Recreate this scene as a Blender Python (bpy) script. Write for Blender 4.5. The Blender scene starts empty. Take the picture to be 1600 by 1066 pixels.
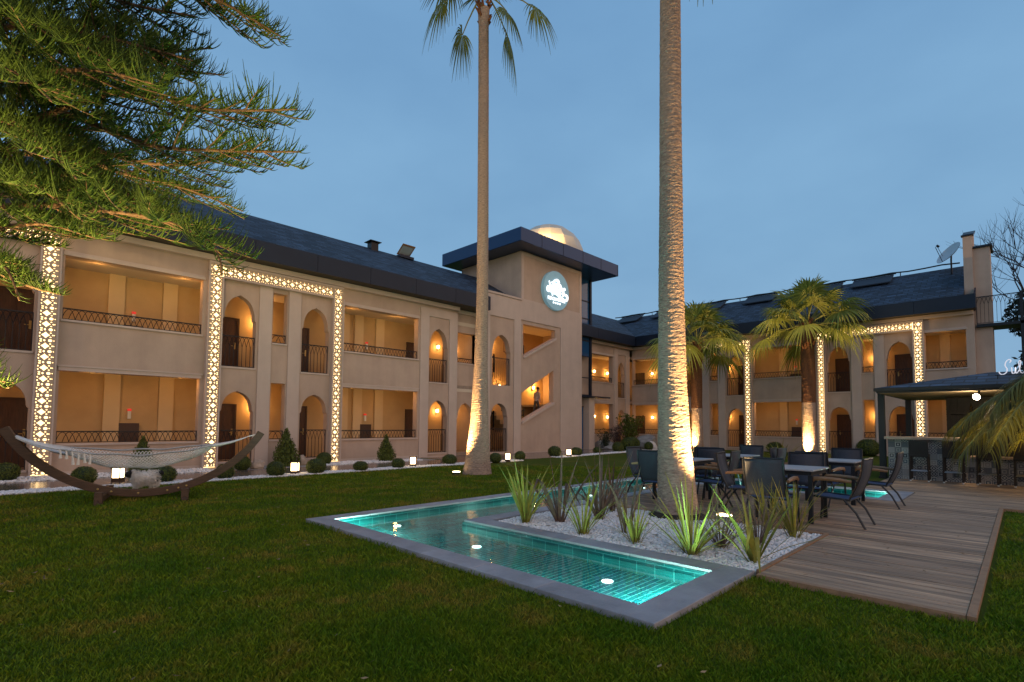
import bpy, bmesh, math, random
import numpy as np
from mathutils import Vector, Matrix
from mathutils.geometry import tessellate_polygon
R = math.radians
rnd = random.Random(7)
nr = np.random.RandomState(11)
S = bpy.context.scene
COL = S.collection

# ------------------------------------------------------------------ camera
cd = bpy.data.cameras.new('camera'); cam = bpy.data.objects.new('camera', cd); COL.objects.link(cam)
cd.sensor_width = 36.0; cd.lens = 36.0 * 814.0 / 1600.0
cd.shift_y = 85.7 / 1600.0
cd.clip_start = 0.05; cd.clip_end = 2000
_p, _r, _y = R(3.1), R(0.4), R(44.46)
hd = Vector((math.cos(_y), math.sin(_y), 0)); rt = Vector((math.sin(_y), -math.cos(_y), 0)); ZU = Vector((0, 0, 1))
F = hd * math.cos(_p) + ZU * math.sin(_p); U = ZU * math.cos(_p) - hd * math.sin(_p)
RR = rt * math.cos(_r) + U * math.sin(_r); UU = U * math.cos(_r) - rt * math.sin(_r)
M = Matrix((RR, UU, -F)).transposed().to_4x4(); M.translation = Vector((0, 0, 1.35))
cam.matrix_world = M
S.camera = cam
S.view_settings.view_transform = 'Standard'; S.view_settings.look = 'None'
S.view_settings.exposure = 0.0; S.view_settings.gamma = 1.0
S.cycles.use_denoising = True
S.cycles.max_bounces = 6; S.cycles.diffuse_bounces = 3; S.cycles.glossy_bounces = 3; S.cycles.transparent_max_bounces = 12
S.cycles.caustics_reflective = False; S.cycles.caustics_refractive = False
S.cycles.sample_clamp_indirect = 4.0

# ------------------------------------------------------------------ world: dusk sky
W = bpy.data.worlds.new('World'); S.world = W; W.use_nodes = True
wn = W.node_tree.nodes; wl = W.node_tree.links; wn.clear()
def wnode(t, **k):
    n = wn.new(t)
    for a, b in k.items(): setattr(n, a, b)
    return n
wo = wnode('ShaderNodeOutputWorld'); bg = wnode('ShaderNodeBackground')
tc = wnode('ShaderNodeTexCoord')
sep = wnode('ShaderNodeSeparateXYZ'); wl.new(tc.outputs['Generated'], sep.inputs[0])
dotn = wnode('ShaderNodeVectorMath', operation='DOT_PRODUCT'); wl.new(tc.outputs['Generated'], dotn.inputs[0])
dotn.inputs[1].default_value = (-0.08, 0.997, 0)      # unseen after-glow opposite, towards -y, aimed to tint the walls
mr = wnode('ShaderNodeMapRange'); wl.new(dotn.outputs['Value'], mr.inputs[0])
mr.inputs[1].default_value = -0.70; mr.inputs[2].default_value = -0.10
zr = wnode('ShaderNodeValToRGB'); wl.new(sep.outputs['Z'], zr.inputs[0])   # the blue side of the sky
e = zr.color_ramp.elements
e[0].position = 0.0; e[0].color = (0.145, 0.245, 0.355, 1)
e[1].position = 0.75; e[1].color = (0.088, 0.185, 0.325, 1)
x = zr.color_ramp.elements.new(0.32); x.color = (0.130, 0.243, 0.372, 1)
br = wnode('ShaderNodeValToRGB'); wl.new(sep.outputs['Z'], br.inputs[0])   # the unseen side, its glow shaped to tint the walls
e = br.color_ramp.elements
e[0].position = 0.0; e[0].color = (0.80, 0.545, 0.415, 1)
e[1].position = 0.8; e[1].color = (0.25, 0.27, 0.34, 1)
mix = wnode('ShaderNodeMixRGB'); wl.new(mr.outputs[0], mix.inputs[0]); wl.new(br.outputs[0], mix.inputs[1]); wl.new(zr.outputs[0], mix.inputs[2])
mp = wnode('ShaderNodeMapping'); wl.new(tc.outputs['Generated'], mp.inputs[0]); mp.inputs['Scale'].default_value = (1.6, 1.6, 3.4)
nz = wnode('ShaderNodeTexNoise'); wl.new(mp.outputs[0], nz.inputs['Vector']); nz.inputs['Scale'].default_value = 1.7; nz.inputs['Detail'].default_value = 5; nz.inputs['Roughness'].default_value = 0.5
nr_ = wnode('ShaderNodeValToRGB'); wl.new(nz.outputs[0], nr_.inputs[0])
nr_.color_ramp.elements[0].position = 0.3; nr_.color_ramp.elements[0].color = (0.89, 0.91, 0.93, 1)
nr_.color_ramp.elements[1].position = 0.72; nr_.color_ramp.elements[1].color = (1.10, 1.08, 1.05, 1)
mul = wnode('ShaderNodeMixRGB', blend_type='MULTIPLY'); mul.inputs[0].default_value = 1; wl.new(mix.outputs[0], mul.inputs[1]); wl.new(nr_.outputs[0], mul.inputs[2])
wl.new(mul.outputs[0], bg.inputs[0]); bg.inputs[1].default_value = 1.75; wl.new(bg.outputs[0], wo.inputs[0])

# a faint, very soft last glow from behind the camera
sd = bpy.data.lights.new('sun', 'SUN'); sd.energy = 0.22; sd.angle = R(40); sd.color = (1.0, 0.82, 0.72)
so = bpy.data.objects.new('sun', sd); COL.objects.link(so)
so.rotation_euler = Vector((hd.x, hd.y, -0.35)).to_track_quat('-Z', 'Y').to_euler()

# ------------------------------------------------------------------ materials
def mat(name, col, rough=0.7, var=0.0, vs=3.0, bump=0.0, bs=20.0, metal=0.0, spec=0.5, island=0.0, col2=None, emit=None, es=0.0, stretch=None, trans=0.0, detail=4):
    m = bpy.data.materials.new(name); m.use_nodes = True
    nt = m.node_tree; N = nt.nodes; L = nt.links
    b = N['Principled BSDF']
    b.inputs['Roughness'].default_value = rough; b.inputs['Metallic'].default_value = metal
    b.inputs['Specular IOR Level'].default_value = spec
    b.inputs['Base Color'].default_value = (*col, 1)
    tcn = N.new('ShaderNodeTexCoord'); vec = tcn.outputs['Object']
    if stretch:
        mpn = N.new('ShaderNodeMapping'); mpn.inputs['Scale'].default_value = stretch; L.new(vec, mpn.inputs[0]); vec = mpn.outputs[0]
    cur = None
    if col2 is None and var > 0: col2 = tuple(c * (1 - var) for c in col); 
    if col2 is not None:
        n = N.new('ShaderNodeTexNoise'); n.inputs['Scale'].default_value = vs; n.inputs['Detail'].default_value = detail; n.inputs['Roughness'].default_value = 0.62
        L.new(vec, n.inputs['Vector'])
        r = N.new('ShaderNodeValToRGB'); L.new(n.outputs[0], r.inputs[0])
        r.color_ramp.elements[0].position = 0.33; r.color_ramp.elements[0].color = (*col2, 1)
        r.color_ramp.elements[1].position = 0.66; r.color_ramp.elements[1].color = (*col, 1)
        cur = r.outputs[0]
    if island > 0:
        g = N.new('ShaderNodeNewGeometry')
        mrn = N.new('ShaderNodeMapRange'); L.new(g.outputs['Random Per Island'], mrn.inputs[0]); mrn.inputs[3].default_value = 1 - island; mrn.inputs[4].default_value = 1 + island * 0.6
        mm = N.new('ShaderNodeVectorMath'); mm.operation = 'SCALE'
        if cur is not None: L.new(cur, mm.inputs[0])
        else: mm.inputs[0].default_value = col
        L.new(mrn.outputs[0], mm.inputs['Scale']); cur = mm.outputs[0]
    if cur is not None: L.new(cur, b.inputs['Base Color'])
    if bump > 0:
        n2 = N.new('ShaderNodeTexNoise'); n2.inputs['Scale'].default_value = bs; n2.inputs['Detail'].default_value = 6; L.new(vec, n2.inputs['Vector'])
        bn = N.new('ShaderNodeBump'); bn.inputs['Strength'].default_value = bump; bn.inputs['Distance'].default_value = 0.02
        L.new(n2.outputs[0], bn.inputs['Height']); L.new(bn.outputs[0], b.inputs['Normal'])
    if emit: b.inputs['Emission Color'].default_value = (*emit, 1); b.inputs['Emission Strength'].default_value = es
    if trans > 0:
        t = N.new('ShaderNodeBsdfTranslucent'); mx = N.new('ShaderNodeMixShader'); mx.inputs[0].default_value = trans
        if cur is not None: L.new(cur, t.inputs[0])
        else: t.inputs[0].default_value = (*col, 1)
        L.new(b.outputs[0], mx.inputs[1]); L.new(t.outputs[0], mx.inputs[2]); L.new(mx.outputs[0], N['Material Output'].inputs[0])
    return m

MT = {}
MT['stucco'] = mat('stucco', (0.54, 0.405, 0.315), 0.9, 0.17, 0.8, 0.25, 60, spec=0.2)
MT['trim'] = mat('trim', (0.58, 0.465, 0.39), 0.85, 0.08, 2, 0.1, 40, spec=0.2)
MT['inner'] = mat('inner_plaster', (0.56, 0.39, 0.205), 0.9, 0.14, 1.1, 0.2, 50, spec=0.2)
MT['pier'] = mat('pier_plaster', (0.64, 0.49, 0.30), 0.9, 0.08, 1.1, spec=0.2)
MT['ceiling'] = mat('ceiling_paint', (0.66, 0.56, 0.44), 0.9, 0.06, 1, spec=0.2)
MT['floor'] = mat('corridor_tiles', (0.34, 0.26, 0.2), 0.4, 0.25, 4)
MT['door'] = mat('door_wood', (0.085, 0.036, 0.016), 0.5, 0.5, 6, 0.2, 30, stretch=(6, 6, 0.7))
MT['doorframe'] = mat('door_frame_wood', (0.05, 0.022, 0.011), 0.5)
MT['iron'] = mat('wrought_iron', (0.012, 0.013, 0.016), 0.45, metal=0.3)
MT['brass'] = mat('brass', (0.5, 0.36, 0.14), 0.35, metal=1)
MT['lattice'] = mat('lattice_panel', (0.50, 0.38, 0.27), 0.75)
MT['fascia'] = mat('fascia_metal', (0.010, 0.018, 0.036), 0.45, 0.2, 0.8, spec=0.3)
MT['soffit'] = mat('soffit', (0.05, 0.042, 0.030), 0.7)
MT['towerroof'] = mat('tower_roof_metal', (0.010, 0.036, 0.105), 0.3, metal=0.3)
MT['white_emit'] = mat('white_letters', (0.9, 0.9, 0.9), 0.5, emit=(0.92, 0.96, 1.0), es=1.5)
MT['lamp'] = mat('warm_lamp', (0.9, 0.8, 0.6), 0.5, emit=(1.0, 0.72, 0.36), es=22)
MT['lantern'] = mat('lantern_glass', (0.9, 0.8, 0.6), 0.5, emit=(1.0, 0.70, 0.36), es=9)
MT['red_emit'] = mat('red_lamp', (0.5, 0.02, 0.02), 0.4, emit=(1, 0.05, 0.03), es=.45)
MT['white_box'] = mat('white_plastic', (0.7, 0.68, 0.62), 0.5)
MT['darkmetal'] = mat('dark_metal', (0.02, 0.02, 0.022), 0.4, metal=0.6)
MT['steel'] = mat('steel', (0.5, 0.5, 0.5), 0.3, metal=1)
MT['coping'] = mat('grey_stone', (0.37, 0.36, 0.375), 0.6, 0.38, 2.6, 0.3, 38, island=0.16, detail=8)
MT['rock'] = mat('limestone', (0.55, 0.44, 0.34), 0.9, 0.35, 5, 0.8, 9)
MT['pebble'] = mat('white_pebble', (0.82, 0.80, 0.78), 0.7, island=0.25)
MT['greyrock'] = mat('grey_rock', (0.38, 0.37, 0.36), 0.9, 0.4, 4, 0.8, 9)
MT['path'] = None

def add_streaks(m, amount=.16):
    N = m.node_tree.nodes; L = m.node_tree.links; b = N['Principled BSDF']; src = b.inputs['Base Color'].links[0].from_socket
    t = N.new('ShaderNodeTexCoord'); p = N.new('ShaderNodeMapping'); p.inputs['Scale'].default_value = (2.2, 2.2, .30); L.new(t.outputs['Object'], p.inputs[0])
    n = N.new('ShaderNodeTexNoise'); n.inputs['Scale'].default_value = 1.0; n.inputs['Detail'].default_value = 7; n.inputs['Roughness'].default_value = .65; L.new(p.outputs[0], n.inputs['Vector'])
    r = N.new('ShaderNodeMapRange'); L.new(n.outputs[0], r.inputs[0]); r.inputs[1].default_value = .35; r.inputs[2].default_value = .68; r.inputs[3].default_value = 1 - amount; r.inputs[4].default_value = 1.04
    v = N.new('ShaderNodeVectorMath'); v.operation = 'SCALE'; L.new(src, v.inputs[0]); L.new(r.outputs[0], v.inputs['Scale']); L.new(v.outputs[0], b.inputs['Base Color'])
add_streaks(MT['stucco'], .07); add_streaks(MT['trim'], .05)

def backlit():
    m = bpy.data.materials.new('backlit_panel'); m.use_nodes = True
    N = m.node_tree.nodes; L = m.node_tree.links; b = N['Principled BSDF']
    b.inputs['Base Color'].default_value = (0.8, 0.7, 0.5, 1)
    b.inputs['Emission Color'].default_value = (1.0, 0.70, 0.33, 1); b.inputs['Emission Strength'].default_value = 2.6
    t = N.new('ShaderNodeTexCoord'); n = N.new('ShaderNodeTexNoise'); n.inputs['Scale'].default_value = 1.3
    L.new(t.outputs['Object'], n.inputs['Vector'])
    r = N.new('ShaderNodeMapRange'); L.new(n.outputs[0], r.inputs[0]); r.inputs[1].default_value = .3; r.inputs[2].default_value = .7; r.inputs[3].default_value = 2.0; r.inputs[4].default_value = 3.4
    L.new(r.outputs[0], b.inputs['Emission Strength'])
    return m
MT['backlit'] = backlit()

def brickmat(name, c1, c2, mortar, bw, rh, ms, rough, swap='xy', bump=0.3, off=0.5, bias=0.0, metal=0, noise=0.0, spec=0.5):
    """brick texture in object space; swap picks which object axes run along and across the courses"""
    m = bpy.data.materials.new(name); m.use_nodes = True
    N = m.node_tree.nodes; L = m.node_tree.links; b = N['Principled BSDF']; b.inputs['Roughness'].default_value = rough
    b.inputs['Metallic'].default_value = metal; b.inputs['Specular IOR Level'].default_value = spec
    t = N.new('ShaderNodeTexCoord'); s = N.new('ShaderNodeSeparateXYZ'); c = N.new('ShaderNodeCombineXYZ')
    L.new(t.outputs['Object'], s.inputs[0])
    L.new(s.outputs[swap[0].upper()], c.inputs[0]); L.new(s.outputs[swap[1].upper()], c.inputs[1])
    k = N.new('ShaderNodeTexBrick'); L.new(c.outputs[0], k.inputs['Vector'])
    k.inputs['Color1'].default_value = (*c1, 1); k.inputs['Color2'].default_value = (*c2, 1); k.inputs['Mortar'].default_value = (*mortar, 1)
    k.inputs['Scale'].default_value = 1; k.inputs['Brick Width'].default_value = bw; k.inputs['Row Height'].default_value = rh; k.inputs['Mortar Size'].default_value = ms
    k.offset = off; k.inputs['Bias'].default_value = bias
    out = k.outputs['Color']
    if noise:
        n = N.new('ShaderNodeTexNoise'); n.inputs['Scale'].default_value = 3; n.inputs['Detail'].default_value = 6; L.new(t.outputs['Object'], n.inputs['Vector'])
        r = N.new('ShaderNodeMapRange'); L.new(n.outputs[0], r.inputs[0]); r.inputs[1].default_value = .3; r.inputs[2].default_value = .7; r.inputs[3].default_value = 1 - noise; r.inputs[4].default_value = 1 + noise
        v = N.new('ShaderNodeVectorMath'); v.operation = 'SCALE'; L.new(out, v.inputs[0]); L.new(r.outputs[0], v.inputs['Scale']); out = v.outputs[0]
    L.new(out, b.inputs['Base Color'])
    bn = N.new('ShaderNodeBump'); bn.inputs['Strength'].default_value = bump; bn.inputs['Distance'].default_value = 0.01; bn.invert = True
    L.new(k.outputs['Fac'], bn.inputs['Height']); L.new(bn.outputs[0], b.inputs['Normal'])
    return m
MT['shingle_x'] = brickmat('roof_shingles', (0.038, 0.070, 0.118), (0.006, 0.016, 0.034), (0.002, 0.005, 0.010), 0.40, 0.11, 0.016, 0.75, 'xz', noise=0.35)
MT['shingle_y'] = brickmat('roof_shingles_b', (0.038, 0.070, 0.118), (0.006, 0.016, 0.034), (0.002, 0.005, 0.010), 0.40, 0.11, 0.016, 0.75, 'yz', noise=0.35)
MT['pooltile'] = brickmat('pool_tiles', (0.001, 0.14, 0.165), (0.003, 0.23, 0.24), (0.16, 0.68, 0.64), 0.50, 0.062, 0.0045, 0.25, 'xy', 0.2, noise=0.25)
MT['pooltile_side'] = brickmat('pool_side_tiles', (0.003, 0.060, 0.062), (0.005, 0.085, 0.085), (0.03, 0.17, 0.165), 0.2, 0.2, 0.005, 0.25, 'yz', 0.2, noise=0.2)  # darker than the floor tiles: the walls' shade is put into the colour
MT['path'] = brickmat('path_stone', (0.20, 0.155, 0.125), (0.16, 0.12, 0.10), (0.07, 0.055, 0.05), 0.9, 0.6, 0.012, 0.16, 'xy', 0.25, noise=0.35)

# ------------------------------------------------------------------ mesh helpers
def link(o, parent=None):
    COL.objects.link(o)
    if parent is not None: o.parent = parent
    return o
def tag(o, label=None, cat=None, group=None, kind=None):
    if label: o['label'] = label
    if cat: o['category'] = cat
    if group: o['group'] = group
    if kind: o['kind'] = kind
    return o
def empty(name, loc=(0, 0, 0), rz=0.0):
    o = bpy.data.objects.new(name, None); o.location = loc; o.rotation_euler = (0, 0, rz); o.empty_display_size = 0.2
    COL.objects.link(o); return o
def thing(name, label, cat, loc=(0, 0, 0), rz=0.0, group=None):
    return tag(empty(name, loc, rz), label, cat, group)
def copy_tree(o, parent=None):
    c = o.copy(); COL.objects.link(c)
    if parent is not None: c.parent = parent
    for ch in list(o.children): copy_tree(ch, c)
    return c

class MB:
    def __init__(s, org=(0, 0, 0)): s.v = []; s.f = []; s.o = Vector(org)
    def add(s, vs, fs):
        k = len(s.v); s.v.extend([(a[0] - s.o.x, a[1] - s.o.y, a[2] - s.o.z) for a in vs]); s.f.extend([tuple(i + k for i in q) for q in fs])
    def box(s, x0, x1, y0, y1, z0, z1):
        x0, x1 = min(x0, x1), max(x0, x1); y0, y1 = min(y0, y1), max(y0, y1); z0, z1 = min(z0, z1), max(z0, z1)
        s.add([(x0, y0, z0), (x1, y0, z0), (x1, y1, z0), (x0, y1, z0), (x0, y0, z1), (x1, y0, z1), (x1, y1, z1), (x0, y1, z1)],
              [(3, 2, 1, 0), (4, 5, 6, 7), (0, 1, 5, 4), (1, 2, 6, 5), (2, 3, 7, 6), (3, 0, 4, 7)])
    def tube(s, pts, rad, n=6, cap=True):
        pts = [Vector(p) for p in pts]
        if not hasattr(rad, '__len__'): rad = [rad] * len(pts)
        vs = []; fs = []; ref = None
        for i, p in enumerate(pts):
            t = (pts[min(i + 1, len(pts) - 1)] - pts[max(i - 1, 0)])
            if t.length < 1e-9: t = Vector((0, 0, 1))
            t.normalize()
            if ref is None: ref = Vector((0, 0, 1)) if abs(t.z) < 0.9 else Vector((1, 0, 0))
            a = t.cross(ref); 
            if a.length < 1e-6: a = t.cross(Vector((0.3, 0.9, 0.1)))
            a.normalize(); b = a.cross(t).normalized(); ref = b
            for k in range(n):
                g = 2 * math.pi * k / n; vs.append(p + (a * math.cos(g) + b * math.sin(g)) * rad[i])
        for i in range(len(pts) - 1):
            for k in range(n):
                fs.append((i * n + k, i * n + (k + 1) % n, (i + 1) * n + (k + 1) % n, (i + 1) * n + k))
        if cap: fs.append(tuple(range(n))[::-1]); fs.append(tuple(range((len(pts) - 1) * n, len(pts) * n)))
        s.add(vs, fs)
    def lathe(s, prof, n=16, c=(0, 0, 0)):
        vs = []; fs = []
        for r, z in prof:
            for k in range(n):
                g = 2 * math.pi * k / n; vs.append((c[0] + r * math.cos(g), c[1] + r * math.sin(g), c[2] + z))
        for i in range(len(prof) - 1):
            for k in range(n): fs.append((i * n + k, i * n + (k + 1) % n, (i + 1) * n + (k + 1) % n, (i + 1) * n + k))
        fs.append(tuple(range(n))[::-1]); fs.append(tuple(range((len(prof) - 1) * n, len(prof) * n)))
        s.add(vs, fs)
    def plate(s, outer, holes, P, v0, v1):
        """polygon with holes in (u,z), extruded from depth v0 to v1; P(u,v,z) maps to world"""
        loops = [outer] + list(holes)
        tris = tessellate_polygon([[Vector((a[0], a[1], 0)) for a in l] for l in loops])
        flat = [a for l in loops for a in l]; n = len(flat)
        vs = [P(a[0], v0, a[1]) for a in flat] + [P(a[0], v1, a[1]) for a in flat]
        fs = [tuple(t) for t in tris] + [tuple(i + n for i in t[::-1]) for t in tris]
        k = 0
        for l in loops:
            m = len(l)
            for i in range(m): fs.append((k + i, k + (i + 1) % m, n + k + (i + 1) % m, n + k + i))
            k += m
        s.add(vs, fs)
    def build(s, name, m, parent=None, smooth=False, loc=None, bevel=0):
        me = bpy.data.meshes.new(name); me.from_pydata(s.v, [], s.f); me.update()
        bm = bmesh.new(); bm.from_mesh(me); bmesh.ops.recalc_face_normals(bm, faces=bm.faces); bm.to_mesh(me); bm.free()
        ms = m if isinstance(m, (list, tuple)) else [m]
        for q in ms: me.materials.append(q)
        if smooth: me.polygons.foreach_set('use_smooth', [True] * len(me.polygons))
        o = bpy.data.objects.new(name, me)
        if loc is not None: o.location = loc
        if bevel:
            b = o.modifiers.new('bevel', 'BEVEL'); b.width = bevel; b.segments = 2; b.limit_method = 'ANGLE'
        return link(o, parent)

def np_mesh(name, V, Fc, m, parent=None, smooth=False, loc=None):
    V = np.asarray(V, np.float32); Fc = np.asarray(Fc, np.int32); k = Fc.shape[1]
    me = bpy.data.meshes.new(name); me.vertices.add(len(V)); me.vertices.foreach_set('co', V.ravel())
    me.loops.add(Fc.size); me.loops.foreach_set('vertex_index', Fc.ravel())
    me.polygons.add(len(Fc)); me.polygons.foreach_set('loop_start', np.arange(0, Fc.size, k, dtype=np.int32))
    if smooth: me.polygons.foreach_set('use_smooth', np.ones(len(Fc), bool))
    me.update(calc_edges=True); me.validate()
    me.materials.append(m)
    o = bpy.data.objects.new(name, me)
    if loc is not None: o.location = loc
    return link(o, parent)

def lamp(kind, loc, power, col, parent=None, size=0.05, aim=None, spot=60, blend=0.6, name='lamp_light'):
    d = bpy.data.lights.new(name, kind); d.energy = power; d.color = col; d.shadow_soft_size = size
    o = bpy.data.objects.new(name, d); link(o, parent)
    if kind == 'SPOT': d.spot_size = R(spot); d.spot_blend = blend
    o.location = loc
    if aim is not None: o.rotation_euler = (Vector(aim) - Vector(loc)).to_track_quat('-Z', 'Y').to_euler()
    return o
WARM = (1.0, 0.45, 0.10); WARM2 = (1.0, 0.66, 0.30)

# ================================================================== SETTING
RX0, RX1, RY0, RY1 = 3.15, 13.1, 1.77, 7.0            # outer rectangle of the ring pool
IX0, IX1, IY1 = 4.93, 11.3, 5.2                       # the island inside it
def in_pool(x, y):
    return (RX0 < x < IX0 and RY0 < y < RY1) or (RX0 < x < RX1 and IY1 < y < RY1) or (IX1 < x < RX1 and 1.6 < y < RY1)

# grass sheet to the horizon with a hole for the pool
def lawn_material():
    m = bpy.data.materials.new('lawn'); m.use_nodes = True
    N = m.node_tree.nodes; L = m.node_tree.links; b = N['Principled BSDF']; b.inputs['Roughness'].default_value = 0.95; b.inputs['Specular IOR Level'].default_value = 0.15
    t = N.new('ShaderNodeTexCoord')
    n1 = N.new('ShaderNodeTexNoise'); n1.inputs['Scale'].default_value = 0.9; n1.inputs['Detail'].default_value = 8; n1.inputs['Roughness'].default_value = 0.7; L.new(t.outputs['Object'], n1.inputs['Vector'])
    r1 = N.new('ShaderNodeValToRGB'); L.new(n1.outputs[0], r1.inputs[0]); e = r1.color_ramp.elements
    e[0].position = 0.32; e[0].color = (0.050, 0.084, 0.004, 1); e[1].position = 0.70; e[1].color = (0.125, 0.115, 0.012, 1)
    x = e.new(0.52); x.color = (0.058, 0.085, 0.005, 1)
    L.new(r1.outputs[0], b.inputs['Base Color'])
    n2 = N.new('ShaderNodeTexNoise'); n2.inputs['Scale'].default_value = 55; n2.inputs['Detail'].default_value = 5; L.new(t.outputs['Object'], n2.inputs['Vector'])
    bn = N.new('ShaderNodeBump'); bn.inputs['Strength'].default_value = 0.7; bn.inputs['Distance'].default_value = 0.03; L.new(n2.outputs[0], bn.inputs['Height']); L.new(bn.outputs[0], b.inputs['Normal'])
    return m
MT['lawn'] = lawn_material()
xs = [-600, RX0 + .02, IX0 - .02, IX1 + .02, RX1 - .02, 600]; ys = [-600, 1.62, RY0 + .02, IY1 + .02, RY1 - .02, 600]
g = MB()
for i in range(5):
    for j in range(5):
        cx = (max(xs[i], -5) + min(xs[i + 1], 20)) / 2; cy = (max(ys[j], -5) + min(ys[j + 1], 20)) / 2
        if in_pool(cx, cy): continue
        g.add([(xs[i], ys[j], 0), (xs[i + 1], ys[j], 0), (xs[i + 1], ys[j + 1], 0), (xs[i], ys[j + 1], 0)], [(0, 1, 2, 3)])
tag(g.build('lawn', MT['lawn']), kind='structure')

# stone path in front of the rooms
g = MB()
g.box(-8, 17.4, 13.75, 15.55, -.05, .012)
g.box(12.2, 24.0, 15.55, 17.8, -.05, .010)
g.box(17.4, 23.2, 14.3, 15.55, -.05, .011)
tag(g.build('path', MT['path']), kind='structure')

ICO_V = []; ICO_F = []
_b = bmesh.new(); bmesh.ops.create_icosphere(_b, subdivisions=1, radius=1); _b.verts.ensure_lookup_table()
ICO_V = np.array([v.co[:] for v in _b.verts], np.float32); ICO_F = np.array([[v.index for v in f.verts] for f in _b.faces], np.int32); _b.free()
def pebbles(name, pts, smin, smax, m, z0):
    n = len(pts); s = nr.uniform(smin, smax, (n, 1, 1)); a = nr.uniform(0, 6.28, n)
    sc = np.stack([nr.uniform(.8, 1.3, n), nr.uniform(.6, 1.0, n), nr.uniform(.45, .75, n)], 1)[:, None, :]
    V = ICO_V[None] * (1 + nr.uniform(-.12, .12, (n, len(ICO_V), 1))) * sc * s
    c, d = np.cos(a)[:, None], np.sin(a)[:, None]
    X = V[:, :, 0] * c - V[:, :, 1] * d + pts[:, 0:1]; Y = V[:, :, 0] * d + V[:, :, 1] * c + pts[:, 1:2]; Z = V[:, :, 2] + z0 + nr.uniform(-.006, .008, (n, 1))
    VV = np.stack([X, Y, Z], 2).reshape(-1, 3)
    FF = (ICO_F[None] + (np.arange(n) * len(ICO_V))[:, None, None]).reshape(-1, 3)
    return np_mesh(name, VV, FF, m, smooth=False)
# white gravel of the planting bed
bx0, bx1, by0, by1 = 4.95, 7.2, 1.77, 5.14
n = 15000
p = np.stack([nr.uniform(bx0, bx1, n), nr.uniform(by0, by1, n)], 1)
o = pebbles('bed_gravel', p, .012, .024, MT['pebble'], .035); tag(o, kind='stuff')
g = MB(); g.box(bx0, bx1, by0, by1, -.03, .03); tag(g.build('bed_ground', mat('bed_base', (0.5, 0.49, 0.47), 0.9, 0.4, 40)), kind='structure')
# gravel strips beside the path
P1 = np.stack([nr.uniform(-6, 14.0, 9000), nr.uniform(0, 1, 9000)], 1); P1[:, 1] = 13.12 + P1[:, 1] * (0.55 + .08 * np.sin(P1[:, 0] * 2.3))
P2 = np.stack([nr.uniform(-5, 4.6, 4000), nr.uniform(15.6, 16.95, 4000)], 1)
P3 = np.stack([nr.uniform(7.6, 11.4, 2600), 0 * np.arange(2600)], 1); P3[:, 1] = nr.uniform(0, 1, 2600) * (1.25 - .3 * np.abs(P3[:, 0] - 9.2)) + 15.65
P4 = np.stack([nr.uniform(16.4, 27.5, 5000), nr.uniform(0, 1, 5000)], 1); P4[:, 1] = 13.35 + .09 * (P4[:, 0] - 16.4) + P4[:, 1] * .5
P5 = np.stack([nr.uniform(24.4, 29.0, 3500), nr.uniform(15.4, 17.7, 3500)], 1)
o = pebbles('path_gravel', np.concatenate([P1, P2, P3, P4, P5]), .022, .042, MT['pebble'], .02); tag(o, kind='stuff')
g = MB(); g.box(-6, 14, 13.14, 13.7, -.04, .008); g.box(-5, 4.6, 15.6, 16.95, -.04, .006); g.box(16.6, 24, 13.75, 14.2, -.04, .007); g.box(24.4, 29, 15.4, 17.7, -.04, .009)
g.box(4.6, 12, 15.6, 16.95, -.04, .004)
tag(g.build('gravel_ground', mat('gravel_base', (0.42, 0.39, 0.36), 0.9, 0.5, 25)), kind='structure')

# ---------------- wooden deck
MT['plank'] = mat('deck_plank', (0.54, 0.345, 0.205), 0.72, bump=0.35, bs=14, col2=(0.19, 0.13, 0.085), vs=2.2, island=0.38, stretch=(9, .55, 9), detail=7)
MT['plankedge'] = mat('deck_edge', (0.36, 0.20, 0.10), 0.7, 0.3, 5, stretch=(3, 3, 3))
d = MB()
def planks(x0, x1, y0, y1):
    x = x0
    while x < x1 - .02:
        w = min(.098, x1 - x); ya = y0
        while ya < y1 - .01:
            ln = rnd.uniform(1.4, 3.0); yb = min(ya + ln, y1)
            if y1 - yb < .5: yb = y1
            t = rnd.uniform(-.0025, .0025)
            d.box(x, x + w - .006, ya, yb - .003, .015, .045 + t)
            ya = yb
        x += .098
planks(4.9, 7.2, .33, 1.72); planks(7.24, 11.28, .33, 5.16); planks(11.28, 11.62, .33, 1.58); planks(11.62, 13.12, -6, 1.58); planks(13.12, 17.0, -6, 2.5)
tag(d.build('deck', MT['plank']), kind='structure')
d = MB(); d.box(4.83, 11.56, .275, .325, -.02, .050); d.box(4.83, 4.895, .33, 1.72, -.02, .047)
d.box(11.56, 11.615, -6, .325, -.02, .05); d.box(7.205, 7.235, 1.77, 5.14, -.02, .055); d.box(4.96, 7.235, 1.725, 1.765, -.02, .055)
tag(d.build('deck_border', MT['plankedge']), kind='structure')
d = MB(); d.box(4.92, 17, .34, 1.55, -.04, .01); d.box(11.65, 17, -6, .34, -.04, .011); d.box(7.25, 11.27, 1.55, 5.1, -.04, .009); d.box(13.14, 17, 1.55, 2.48, -.04, .009)
tag(d.build('deck_ground', mat('deck_under', (0.012, 0.01, 0.008), 0.9)), kind='structure')

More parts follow.
